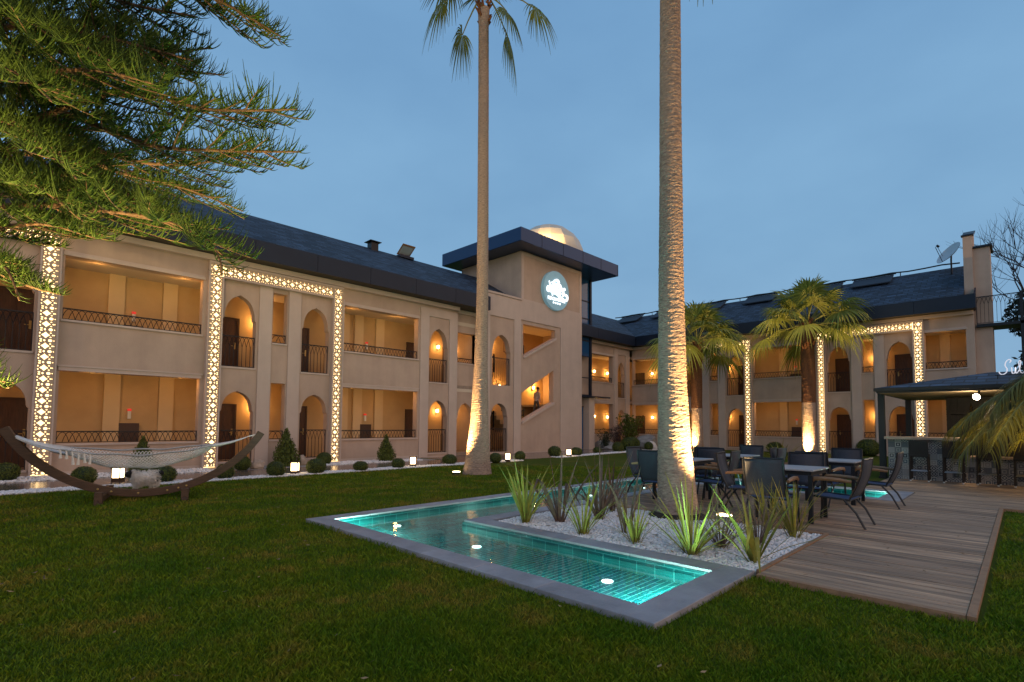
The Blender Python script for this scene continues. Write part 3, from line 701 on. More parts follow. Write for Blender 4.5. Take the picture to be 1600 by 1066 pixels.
# flat roof and dome
b = MB(oT); b.box(16.68, 24.6, 15.88, 21.6, 9.62, 10.26)
o = b.build('roof', MT['towerroof'], tower, bevel=.02)
b = MB(oT)
for k in range(5): a = 16.68 + 1.6 * (k + .9); b.box(a, a + .012, 15.87, 15.885, 9.63, 10.25)
b.build('panel_joint', MT['darkmetal'], o)
def dome():
    b = MB(oT); n = 16; pr = [(2.05 * math.cos(t), 2.10 * math.sin(t)) for t in [i * math.pi / 2 / 6 for i in range(7)]]; pr[-1] = (.02, 2.10)
    b.lathe([(r, z) for r, z in pr], n, (21.75, 18.6, 10.30)); return b.build('dome', MT['domem'], tower)
MT['domem'] = mat('dome_skin', (0.62, 0.56, 0.44), 0.5, 0.12, 2)
dome()
lamp('SPOT', (19.2 - oT[0], 16.75 - oT[1], 10.5), 800, (1.0, .62, .24), tower, .08, aim=(21.6 - oT[0], 18.2 - oT[1], 11.9), spot=80, name='dome_flood_glow')
b = MB(); b.box(-.1, .1, -.08, .08, 0, .14); o = b.build('dome_flood', MT['darkmetal'], tower); o.location = (19.2 - oT[0], 16.75 - oT[1], 10.262)
# glazed hall between tower and the next wing
MT['glass'] = mat('dark_glass', (0.014, 0.075, 0.19), 0.12, spec=0.8)  # blue base colour stands in for reflected sky
b = MB(oT); b.box(22.42, 24.06, 17.50, 17.52, 5.15, 9.6); o = b.build('curtain_glass', MT['glass'], tower)
b = MB(oT)
for z in (5.15, 6.05, 7.3, 8.3): b.box(22.41, 24.06, 17.46, 17.499, z, z + .05)
b.box(24.06, 24.2, 17.40, 17.54, 2.9, 9.61); b.box(22.41, 22.47, 17.455, 17.499, 2.9, 9.6)
b.box(22.41, 24.05, 17.46, 17.5, 3.95, 4.0); b.box(22.41, 24.05, 17.46, 17.5, 2.98, 3.03)
b.build('mullion', MT['fascia'], o)
b = MB(oT); b.box(22.42, 25.0, 16.7, 17.45, 2.83, 2.91); b.build('canopy', MT['fascia'], tower)
b = MB(oT); b.box(23.25, 23.75, 16.9, 17.4, 0, 2.82); b.build('column', MT['trim'], tower)
b = MB(oT); b.box(22.42, 23.24, 17.30, 17.34, 0.02, 2.3); o = b.build('door', MT['glass'], tower)
b = MB(oT); b.box(22.42, 23.24, 17.28, 17.345, 2.305, 2.36); b.box(22.80, 22.84, 17.27, 17.299, .02, 2.3); b.build('frame', MT['darkmetal'], o)
b = MB(oT); b.box(22.42, 24.05, 19.2, 19.3, 0, 9.5); b.build('hall_wall', MT['inner'], tower)
# round sign
def sign():
    b = MB(oT); c = (20.08, 16.8, 8.08)
    def ring(y, r, n=40): return [(c[0] + r * math.cos(2 * math.pi * i / n), y, c[2] + r * math.sin(2 * math.pi * i / n)) for i in range(n)]
    a = ring(16.79, .99); d = ring(16.60, .99); n = 40
    b.add(a + d, [(i, (i + 1) % n, n + (i + 1) % n, n + i) for i in range(n)] + [tuple(range(n)), tuple(range(n, 2 * n))])
    s = b.build('sign', mat('sign_face', (0.23, 0.42, 0.50), 0.4, 0.15, 1.5, emit=(.23, .44, .54), es=0.28), tower)
    # calligraphic emblem: curved strokes as flat raised tubes
    b = MB(oT)
    def st(pts, r):
        P3 = [Vector((c[0] + p[0], 16.585, c[2] + p[1])) for p in pts]; out = []
        for i in range(len(P3) - 1):
            p0 = P3[max(i - 1, 0)]; p1 = P3[i]; p2 = P3[i + 1]; p3 = P3[min(i + 2, len(P3) - 1)]
            for k in range(4):
                t = k / 4; out.append(.5 * ((2 * p1) + (p2 - p0) * t + (2 * p0 - 5 * p1 + 4 * p2 - p3) * t * t + (3 * p1 - p0 - 3 * p2 + p3) * t ** 3))
        out.append(P3[-1]); n = len(out)
        b.tube(out, [r * (.55 + .45 * math.sin(math.pi * (i + .5) / n)) for i in range(n)], 6)
    st([(-.78, -.05), (-.70, .10), (-.55, .05), (-.60, -.12), (-.74, -.10), (-.72, 0)], .055)
    st([(-.56, -.10), (-.30, -.16), (.0, -.18), (.25, -.30), (.55, -.40), (.80, -.34), (.82, -.15), (.62, -.10), (.45, -.22)], .07)
    st([(-.60, .40), (-.52, .22), (-.38, .10), (-.36, -.10), (-.34, -.32)], .05)
    st([(-.40, .34), (-.22, .38), (-.28, .12), (-.14, .02), (-.02, .2), (-.05, .36)], .075)
    st([(-.22, .46), (-.02, .54), (.14, .46), (.05, .36), (-.1, .3)], .07)
    st([(-.06, .02), (.08, .30), (.26, .26), (.20, .0), (.30, -.16)], .08)
    st([(.20, .22), (.38, .16), (.50, .0), (.52, -.16)], .07)
    st([(-.40, .0), (-.2, -.05), (.05, -.08), (.3, -.12)], .1)
    st([(.55, .22), (.62, .18), (.58, .12)], .06)
    b.build('emblem', MT['white_emit'], s)
    for i in range(4):
        b = MB(oT); x = -.25 + i * .165
        pts = []
        for k in range(10):
            r = .06 if k % 2 == 0 else .028; a = math.pi / 2 + k * math.pi / 5; pts.append((c[0] + x + r * math.cos(a), c[2] - .64 + r * math.sin(a)))
        b.plate(pts, [], lambda u, v, z: (u, v, z), 16.57, 16.599); b.build('star', MT['white_emit'], s)
    cu = bpy.data.curves.new('lettering', 'FONT'); cu.body = 'BEACH HOTEL'; cu.size = .215; cu.extrude = .008; cu.offset = .008; cu.align_x = 'CENTER'; cu.space_character = 0.95
    cu.materials.append(MT['white_emit']); tmp = bpy.data.objects.new('lettering_curve', cu); COL.objects.link(tmp); dg = bpy.context.evaluated_depsgraph_get(); dg.update(); me = bpy.data.meshes.new_from_object(tmp.evaluated_get(dg)); bpy.data.objects.remove(tmp); o = bpy.data.objects.new('lettering', me); link(o, s)
    o.location = (c[0] - .02 - oT[0], 16.585 - oT[1], c[2] - .52 - oT[2]); o.rotation_euler = (R(90), 0, 0)
sign()

# ------------------------------------------------------------------ things on the roofs
def roof_z_left(y): return 6.87 + (y - 16.38) * (8.93 - 6.87) / 3.62
t = thing('roof_vent', 'small dark capped vent on the ridge of the long wing', 'vent', (11.6, 19.9, 8.85))
b = MB(); b.box(-.17, .17, -.17, .17, -.1, .28); b.build('stack', MT['darkmetal'], t)
b = MB(); b.box(-.27, .27, -.27, .27, .31, .335); b.box(-.13, .13, -.13, .13, .28, .312); b.build('cap', MT['darkmetal'], t)
MT['frame_wood'] = mat('window_pine', (0.32, 0.17, 0.075), 0.5); MT['pane'] = mat('sky_pane', (0.45, 0.55, 0.62), 0.08, spec=0.8)
def skylight(loc, rz, label):
    t = thing('roof_window', label, 'roof window', loc, rz); t.scale = (.68, .68, .62)
    b = MB(); b.box(-.55, .55, -.5, .35, -.15, .03); b.build('curb', MT['fascia'], t)
    def tilt(x, y, z): a = R(38); return (x, y * math.cos(a) - z * math.sin(a) - .35, y * math.sin(a) * -1 + z * math.cos(a) + .42)
    b = MB()
    for x0, x1, y0, y1 in ((-.5, -.42, -.45, .45), (.42, .5, -.45, .45), (-.42, .42, -.45, -.37), (-.42, .42, .37, .45)):
        vs = [tilt(x, y, z) for z in (0, .07) for x, y in ((x0, y0), (x1, y0), (x1, y1), (x0, y1))]
        b.add(vs, [(3, 2, 1, 0), (4, 5, 6, 7), (0, 1, 5, 4), (1, 2, 6, 5), (2, 3, 7, 6), (3, 0, 4, 7)])
    s = b.build('sash', MT['frame_wood'], t)
    b = MB(); b.add([tilt(x, y, .035) for x, y in ((-.42, -.37), (.42, -.37), (.42, .37), (-.42, .37))], [(0, 1, 2, 3)]); b.build('pane', MT['pane'], s)
skylight((13.2, 20.0, 8.9), 0, 'open roof window with wooden sash on the ridge of the long wing')
skylight((25.9, 20.6, 8.86), 0, 'open roof window on the low roof just beyond the stair tower')
MT['solar'] = mat('solar_glass', (0.008, 0.014, 0.028), 0.6)
sol = None
SOLY = [(6.2, 4.4), (8.4, 6.6), (11.6, 9.9), (14.6, 12.9), (17.6, 15.9), (20.4, 18.6)]
LBL = ['solar panel on the roof ridge, closest to the end gable', 'solar panel on the roof ridge, second from the end gable', 'solar panel on the roof ridge above the shorter fan palm crown', 'solar panel on the roof ridge behind the thick palm trunk', 'solar panel on the roof ridge just beyond the thick palm trunk', 'solar panel on the roof ridge nearest the corner of the two wings']
for i, (a, c) in enumerate(SOLY):
    if sol is None:
        t = thing('solar_panel', LBL[i], 'solar panel', (31.6, (a + c) / 2, 8.68), 0, 'solar panels along the roof ridge'); sol = t
        b = MB(); vs = [(-.55, -.86, -.18), (.45, -.86, .36), (.45, .86, .36), (-.55, .86, -.18)]; b.add(vs + [(x, y, z - .05) for x, y, z in vs], [(0, 1, 2, 3), (4, 7, 6, 5), (0, 4, 5, 1), (1, 5, 6, 2), (2, 6, 7, 3), (3, 7, 4, 0)]); b.build('panel', MT['solar'], t)
        b = MB(); 
        for y in (-.6, .6): b.tube([(.40, y, .28), (.45, y, -.1)], .02, 5); b.tube([(-.35, y, -.1), (-.35, y, -.35)], .02, 5)
        b.tube([(.48, -.95, .42), (.48, .95, .42)], .05, 8); b.build('mounting', MT['darkmetal'], t)
    else:
        t = copy_tree(sol); t.location = (31.6, (a + c) / 2, 8.68); t['label'] = LBL[i]
t = tag(MB().build('pipe', MT['darkmetal']), 'thin dark pipe running along the roof ridge above the panels', 'pipe')
bm_ = MB(); bm_.tube([(32.1, y, 9.12 + .03 * math.sin(y * 3)) for y in np.linspace(1.9, 21, 30)], .035, 6)
for y in np.linspace(2.2, 20, 10): bm_.tube([(32.1, y, 9.1), (32.1, y, 8.8)], .02, 4)
tmp = bm_.build('pipe_run', MT['darkmetal']); t.data = tmp.data; bpy.data.objects.remove(tmp)
# satellite dish
t = thing('satellite_dish', 'pale satellite dish on the roof leaning beside the end gable', 'satellite dish', (31.2, 2.15, 8.5))
def dish():
    b = MB(); n = 24; ax = Vector((-.52, .62, .58)).normalized(); s1 = ax.cross(Vector((0, 0, 1))).normalized(); s2 = s1.cross(ax); c0 = Vector((0, 0, .85))
    vs = []; fs = []; K = 6
    for k in range(K + 1):
        r = .02 + .55 * k / K
        for i in range(n):
            a = 2 * math.pi * i / n; vs.append(c0 + (s1 * math.cos(a) + s2 * math.sin(a)) * r + ax * (.28 * (r / .55) ** 2 * .5))
    m = len(vs)
    vs += [v - ax * .015 for v in vs]
    for k in range(K):
        for i in range(n): q = (k * n + i, k * n + (i + 1) % n, (k + 1) * n + (i + 1) % n, (k + 1) * n + i); fs.append(q); fs.append(tuple(x + m for x in q[::-1]))
    b.add(vs, fs); b.build('reflector', mat('dish_grey', (0.55, 0.56, 0.57), 0.5), t, True)
    b = MB(); f = c0 + ax * .75; b.tube([c0 - s2 * .5 + ax * .1, f - s2 * .1], .014, 5); b.tube([c0 + s1 * .4 + ax * .1, f], .010, 5); b.tube([f, f - ax * .12], .05, 8); b.build('feed_arm', MT['darkmetal'], t)
    b = MB(); b.tube([(0, 0, -.15), (0, 0, .6), c0 - ax * .02], .035, 8); b.build('mast', MT['darkmetal'], t)
dish()
# steel landing and escape stair at the end of the wing
t = thing('fire_escape', 'black steel landing with arched railing and stair at the end of the wing', 'fire escape', (29.6, .5, 0))
of = (29.6, .5, 0)
b = MB(of); b.box(29.25, 30.6, -.15, 1.28, 5.56, 5.68); b.build('landing', MT['iron'], t)
PB = PR(29.25); rail(PB, of, -.12, 1.27, 5.70, 6.86, t); rail(PL(-.12), of, 29.3, 30.5, 5.70, 6.86, t)
b = MB(of)
for x, y in ((29.3, -.1), (30.5, -.1), (30.5, -1.4), (29.3, -2.9)): b.box(x - .05, x + .05, y - .05, y + .05, 0, 6.9 if y > -.5 else 5.6)
b.build('post', MT['iron'], t)
b = MB(of)
for i in range(14): b.box(29.4, 30.3, -.2 - i * .24, -.42 - i * .24, 5.5 - i * .2, 5.54 - i * .2)
b.tube([(29.36, -.16, 6.4), (29.36, -3.6, 3.6)], .03, 6); b.tube([(29.36, -.16, 5.5), (29.36, -3.6, 2.7)], .05, 6); b.tube([(30.34, -.16, 5.5), (30.34, -3.6, 2.7)], .05, 6)
for i in range(12): y = -.3 - i * .28; z = 5.4 - i * .228; b.tube([(29.36, y, z), (29.36, y, z + .9)], .012, 4)
b.box(29.3, 30.5, -4.9, -3.6, 2.6, 2.7); b.build('stair_flight', MT['iron'], t)

# ================================================================== PALMS
MT['trunk'] = mat('palm_bark', (0.46, 0.34, 0.26), 0.95, bump=0.9, bs=7, col2=(0.20, 0.15, 0.115), vs=5, stretch=(3, 3, 14), detail=8, spec=0.1)
MT['trunk2'] = mat('palm_fibre', (0.20, 0.095, 0.05), 0.95, bump=1.0, bs=9, col2=(0.09, 0.045, 0.025), vs=6, stretch=(4, 4, 7), spec=0.1)
MT['frond'] = mat('palm_frond', (0.11, 0.15, 0.028), 0.55, island=0.35, trans=0.25, spec=0.3)
MT['petiole'] = mat('palm_petiole', (0.16, 0.17, 0.04), 0.55)
MT['frond_uplit'] = mat('uplit_frond', (0.20, 0.24, 0.045), 0.5, island=0.4, trans=0.35, spec=0.35)  # lighter copy of the frond, the crown's uplighting put into its colour
MT['frond_y'] = mat('yellow_frond', (0.17, 0.15, 0.025), 0.55, island=0.4, trans=0.25, spec=0.3)

def trunk(path, radii, parent, m, name='trunk', n=30, ring=.060, jit=.03, org=(0, 0, 0)):
    """ringed palm trunk along a path"""
    pts = [Vector(p) for p in path]; L = [0]
    for i in range(1, len(pts)): L.append(L[-1] + (pts[i] - pts[i - 1]).length)
    tot = L[-1]; rows = int(tot / ring) * 3; vs = []; fs = []
    ph = rnd.uniform(0, 9)
    for k in range(rows + 1):
        s = tot * k / rows; i = 0
        while i < len(L) - 2 and L[i + 1] < s: i += 1
        q = (s - L[i]) / max(1e-6, L[i + 1] - L[i]); c = pts[i].lerp(pts[i + 1], q); r0 = radii[i] + (radii[i + 1] - radii[i]) * q
        saw0 = ((k % 3) - 1) * .014 * (.3 + abs(math.sin(k * .37 + ph) * math.sin(k * .113))); dr = rnd.uniform(-.005, .005); q1, q2 = math.sin(k // 3 * 2.1 + ph) * 3, math.sin(k // 3 * 1.3) * 3
        for a in range(n):
            g = 2 * math.pi * a / n
            saw = saw0 * (.55 + .75 * math.sin(2 * g + q1) * math.sin(5 * g + q2)) + dr
            w = jit * (math.sin(3 * g + s * 1.7 + ph) * .35 + math.sin(7 * g + s * 3.1) * .2) + rnd.uniform(-.014, .014)
            r = r0 * (1 + saw + w) ; vs.append((c.x + r * math.cos(g), c.y + r * math.sin(g), c.z + .012 * math.sin(g * 2 + s * 4)))
    for k in range(rows):
        for a in range(n): fs.append((k * n + a, k * n + (a + 1) % n, (k + 1) * n + (a + 1) % n, (k + 1) * n + a))
    b = MB(org); b.add(vs, fs); return b.build(name, m, parent)

def fan_leaf(base, az, el, L, r, sag, droop, nl=34, w=.030, spread=125, V=None, Q=None, PV=None):
    """one palmate leaf: petiole into PV (tube list), leaflets into V,Q"""
    D = Vector((math.cos(el) * math.cos(az), math.cos(el) * math.sin(az), math.sin(el)))
    pts = [Vector(base) + D * (L * t) - ZU * (sag * L * t * t) for t in (0, .25, .5, .75, 1)]
    PV.append(pts)
    T = (pts[-1] - pts[-2]).normalized(); Sd = T.cross(ZU); 
    if Sd.length < 1e-3: Sd = Vector((1, 0, 0))
    Sd.normalize(); Nn = Sd.cross(T)
    roll = rnd.uniform(-.35, .35); Sd, Nn = Sd * math.cos(roll) + Nn * math.sin(roll), Nn * math.cos(roll) - Sd * math.sin(roll)
    for i in range(nl):
        ph = R(-spread + 2 * spread * i / (nl - 1)) + rnd.uniform(-.02, .02)
        rl = r * (1 - .28 * abs(ph / R(spread)) ** 2) * rnd.uniform(.9, 1.06)
        d = T * math.cos(ph) + Sd * math.sin(ph) - Nn * (.12 * abs(math.sin(ph)))
        d.normalize(); s = (T * -math.sin(ph) + Sd * math.cos(ph)); fold = Nn * .35
        K = 6; k0 = len(V); dr = droop * rnd.uniform(.7, 1.4)
        for k in range(K + 1):
            t = .04 + .96 * k / K
            wd = (R(spread) * 2 / nl) * .52 * rl * min(t, .5) if t < .5 else (R(spread) * 2 / nl) * .26 * rl * (1 - t) / .5 + .003
            c = pts[-1] + d * (rl * t) - ZU * (dr * rl * max(0, t - .25) ** 2 * 1.5)
            V.append(c + (s + fold * (1 if i % 2 else -1)) * wd); V.append(c - (s + fold * (1 if i % 2 else -1)) * wd)
        for k in range(K): Q.append((k0 + 2 * k, k0 + 2 * k + 1, k0 + 2 * k + 3, k0 + 2 * k + 2))

def fan_crown(top, leaves, parent, m, org, name='crown', pm=None):
    V, Q, PV = [], [], []
    for az, el, L, r, sag, dr in leaves: fan_leaf(top + Vector((rnd.uniform(-.08, .08), rnd.uniform(-.08, .08), rnd.uniform(-.2, .1))), az, el, L, r, sag, dr, V=V, Q=Q, PV=PV)
    o = np_mesh(name, [(v[0] - org[0], v[1] - org[1], v[2] - org[2]) for v in V], Q, m, parent)
    b = MB(org)
    for pts in PV: b.tube(pts, [.034, .026, .022, .018, .014], 5)
    b.build('leaf_stalk', pm or MT['petiole'], o)
    return o

def uplight(loc, aim, power, label, spot=70, col=(1.0, .60, .24), off=(0, 0, .13)):
    t = thing('uplight', label, 'garden light', loc)
    b = MB(); b.lathe([(.10, 0), (.11, .05), (.12, .09)], 14); b.build('housing', MT['steel'], t)
    b = MB(); b.lathe([(.10, .092), (.095, .10)], 14); b.build('lens', MT['lamp'], t)
    lamp('SPOT', off, power, col, t, .06, aim=(aim[0] - loc[0], aim[1] - loc[1], aim[2] - loc[2]), spot=spot, blend=.8, name='uplight_glow')

# thick palm in the planting bed
o = (7.15, 3.62, 0)
t = thing('palm_tree', 'thick tall palm trunk rising from the white gravel bed, lit from below', 'palm', o, group=None)
pth = [(7.17, 3.64, 0), (7.20, 3.66, .3), (7.24, 3.72, 1.0), (7.24, 3.74, 2.0), (7.20, 3.72, 3.5), (7.14, 3.68, 5.5), (7.06, 3.62, 7.8), (7.02, 3.6, 10.6)]
trunk(pth, [.32, .28, .24, .207, .182, .163, .150, .146], t, MT['trunk'], org=o)
lv = [(rnd.uniform(0, 6.28), R(rnd.uniform(-45, 80)), rnd.uniform(.8, 1.3), rnd.uniform(.7, .95), .3, .6) for _ in range(30)]
fan_crown(Vector((7.02, 3.6, 10.7)), lv, t, MT['frond'], o)
uplight((7.22, 2.98, .03), (7.2, 3.66, 4.4), 2900, 'small bright uplight at the foot of the thick palm in the gravel bed', spot=75)
b = MB(); b.lathe([(.02, .10), (.3, .09), (.42, .05), (.47, .0)], 20); q = b.build('soil_mound', mat('soil', (0.035, 0.025, 0.016), .95, .4, 9, .8, 14), t)

# slender tall palm on the lawn
o = (9.42, 10.6, 0)
t = thing('palm_tree', 'slender very tall palm on the lawn with a few fronds hanging from its top', 'palm', o)
pth = [(9.42, 10.55, 0), (9.44, 10.55, .4), (9.50, 10.55, 1.4), (9.53, 10.55, 3.0), (9.56, 10.55, 5), (9.53, 10.55, 9.6), (9.50, 10.55, 12.6), (9.50, 10.55, 13.1)]
trunk(pth, [.40, .33, .25, .185, .16, .15, .145, .17], t, MT['trunk'], org=o)
rot0 = math.atan2(-hd.x, hd.y)   # towards picture right: rt
ar = math.atan2(rt.y, rt.x)
top = Vector((9.5, 10.55, 13.62))
lv = [(ar + math.pi + .15, R(14), 1.15, .80, .75, .9), (ar + math.pi - .2, R(-48), .95, .72, .5, .9), (ar + .1, R(-50), 1.0, .78, .5, 1.0), (ar - .3, R(-16), .70, .72, .6, .9), (ar + .05, R(22), 1.55, .8, .55, .9), (ar + math.pi, R(40), 1.2, .9, .4, .8)]
for _ in range(26): lv.append((rnd.uniform(0, 6.28), R(rnd.uniform(52, 88)), rnd.uniform(.9, 1.3), rnd.uniform(.75, 1.0), .15, .35))
fan_crown(top, lv, t, MT['frond'], o)
b = MB(o); 
for i in range(26):
    a = rnd.uniform(0, 6.28); z = rnd.uniform(12.7, 13.3); b.tube([(9.5 + .14 * math.cos(a), 10.55 + .14 * math.sin(a), z), (9.5 + .24 * math.cos(a), 10.55 + .24 * math.sin(a), z + .12)], [.05, .02], 5)
b.build('leaf_base', MT['trunk2'], t)
uplight((8.80, 10.66, .0), (9.50, 10.55, 5.0), 3000, 'small uplight in the grass at the foot of the slender tall palm', spot=60)

# two young fan palms in front of the far wing
def fan_palm(o, lean, H, r0, r1, label, nleaf, seed):
    t = thing('fan_palm', label, 'palm', o, group='young fan palms before the far wing')
    rnd.seed(seed)
    pth = [(o[0], o[1], 0), (o[0], o[1], .5), (o[0] + lean * .3, o[1], H * .4), (o[0] + lean * .7, o[1], H * .7), (o[0] + lean, o[1], H)]
    trunk(pth[:3] , [r0 * 1.25, r0 * 1.1, r0], t, MT['trunk'], org=o)
    trunk(pth[2:], [r0 * 1.05, r0 * 1.02, r1], t, MT['trunk2'], name='fibrous_trunk', jit=.16, org=o)
    lv = []
    for i in range(nleaf):
        f = i / nleaf; lv.append((i * 2.4 + rnd.uniform(-.3, .3), R(80 - 92 * f + rnd.uniform(-8, 8)), rnd.uniform(1.35, 1.75), rnd.uniform(1.05, 1.3), .14 + .1 * f, .28 + .55 * f))
    fan_crown(Vector((o[0] + lean, o[1], H)), lv, t, MT['frond_uplit'], o)
    b = MB(o)
    for i in range(40):
        a = rnd.uniform(0, 6.28); z = rnd.uniform(H - 1.3, H + .1); x = o[0] + lean * (.75 + .25 * (z - H + 1.3) / 1.3)
        b.tube([(x + r1 * .9 * math.cos(a), o[1] + r1 * .9 * math.sin(a), z), (x + r1 * 1.35 * math.cos(a), o[1] + r1 * 1.35 * math.sin(a), z + .22)], [.06, .025], 5)
    b.build('leaf_base', MT['trunk2'], t)
fan_palm((25.77, 6.81, 0), .12, 6.0, .27, .24, 'young fan palm with brightly lit trunk beside the bar, taller crown', 30, 5)
fan_palm((24.87, 11.54, 0), .0, 5.5, .25, .22, 'young fan palm half hidden behind the thick palm trunk', 28, 9)
uplight((25.31, 6.78, 0), (25.70, 6.81, 4.2), 3000, 'uplight at the foot of the fan palm beside the bar', spot=95)
uplight((24.38, 11.62, 0), (24.80, 11.54, 4.0), 1900, 'uplight at the foot of the fan palm behind the thick trunk', spot=90)
rnd.seed(21)

# ================================================================== BIG CONIFER (upper corner by the hammock)
BOUGHS = [
 [(-0.70,9.70,7.15),(0.70,7.45,6.75),(1.54,6.08,5.91),(2.01,5.36,5.34)],
 [(-0.69,9.71,6.91),(0.25,8.20,6.66),(0.97,7.09,6.08),(1.48,6.44,5.86)],
 [(-0.66,9.74,6.18),(0.17,8.06,5.89),(0.80,7.01,5.53),(1.38,6.03,5.09)],
 [(-0.65,9.74,5.94),(0.18,7.53,5.11),(0.63,6.24,4.71),(0.94,5.39,4.33)],
 [(-0.60,9.78,4.80),(0.32,8.12,4.89),(0.80,7.20,4.97),(1.12,6.73,4.92),(1.59,6.12,4.70),(2.20,5.36,4.65)],
 [(-0.60,9.78,4.80),(0.39,8.33,5.03),(0.87,7.71,4.84),(1.28,7.17,4.57),(1.78,6.52,4.47),(2.41,5.74,4.41)],
 [(-0.61,9.77,5.05),(0.53,8.74,5.19),(0.84,8.59,4.94),(1.28,8.29,4.79),(1.84,7.86,4.80),(2.29,7.54,4.98),(2.54,7.29,4.82)],
 [(-0.60,9.78,4.72),(0.38,9.20,4.97),(1.22,8.79,4.78),(1.90,8.39,4.66),(2.52,7.92,4.38)],
 [(-0.56,9.81,3.99),(0.36,8.02,3.83),(0.82,6.99,3.61),(1.21,6.04,3.35),(1.50,5.49,3.03),(1.53,5.35,2.73)],
 [(-0.57,9.80,4.07),(0.20,8.44,4.22),(0.60,7.62,4.12),(0.96,6.84,3.81),(1.28,6.11,3.46)],
 [(-0.55,9.82,3.75),(0.06,8.34,3.57),(0.39,7.44,3.46),(0.74,6.68,3.21)],
 [(-0.54,9.82,3.51),(-0.02,7.90,2.98),(0.26,7.07,2.71),(0.49,6.56,2.56)],
 [(-0.52,9.84,2.94),(-0.12,8.08,2.02),(0.13,7.42,1.72),(0.19,7.22,1.68)],
 [(-0.63,9.76,5.45),(0.17,9.35,5.73),(0.85,9.06,6.10),(1.59,8.71,6.40),(2.30,8.27,6.47)],
 [(-0.62,9.76,5.37),(0.10,7.38,4.45),(0.31,6.36,3.87),(0.49,5.77,3.44)],
 [(-0.58,9.79,4.40),(0.03,7.77,4.01),(0.29,6.68,3.60),(0.58,6.12,3.19)],
 [(-0.68,9.72,6.58),(0.13,9.45,6.82),(0.91,9.22,6.96),(1.82,8.73,6.82)],
 [(-0.69,9.71,6.83),(0.15,7.25,5.51),(0.44,6.28,4.94),(0.70,5.62,4.50)],
 [(-0.72,9.69,7.64),(0.54,7.84,7.42),(1.34,6.65,6.77),(1.86,5.73,6.23)],
 [(-0.56,9.81,3.91),(0.30,9.74,4.51),(1.04,9.55,4.60),(1.78,9.25,4.39),(2.15,9.02,4.19)],
 [(-0.64,9.75,5.69),(-0.06,7.22,4.90),(0.15,6.19,4.38),(0.30,5.64,3.98)],
 [(-0.53,9.83,3.26),(-0.07,7.66,3.05),(0.11,6.92,2.81),(0.21,6.71,2.48)],
 [(-0.60,9.78,4.88),(0.29,10.27,5.24),(1.10,10.29,5.46),(2.01,10.09,5.29),(2.63,9.89,5.21)],
 [(-0.65,9.74,5.94),(0.54,8.52,6.03),(1.20,7.71,5.92),(1.82,7.08,6.01)],
]
MT['needle'] = mat('conifer_needles', (0.075, 0.125, 0.014), 0.6, island=0.45, trans=0.2, spec=0.25)
MT['bark'] = mat('conifer_bark', (0.22, 0.12, 0.06), 0.9, 0.5, 6, 0.6, 12)
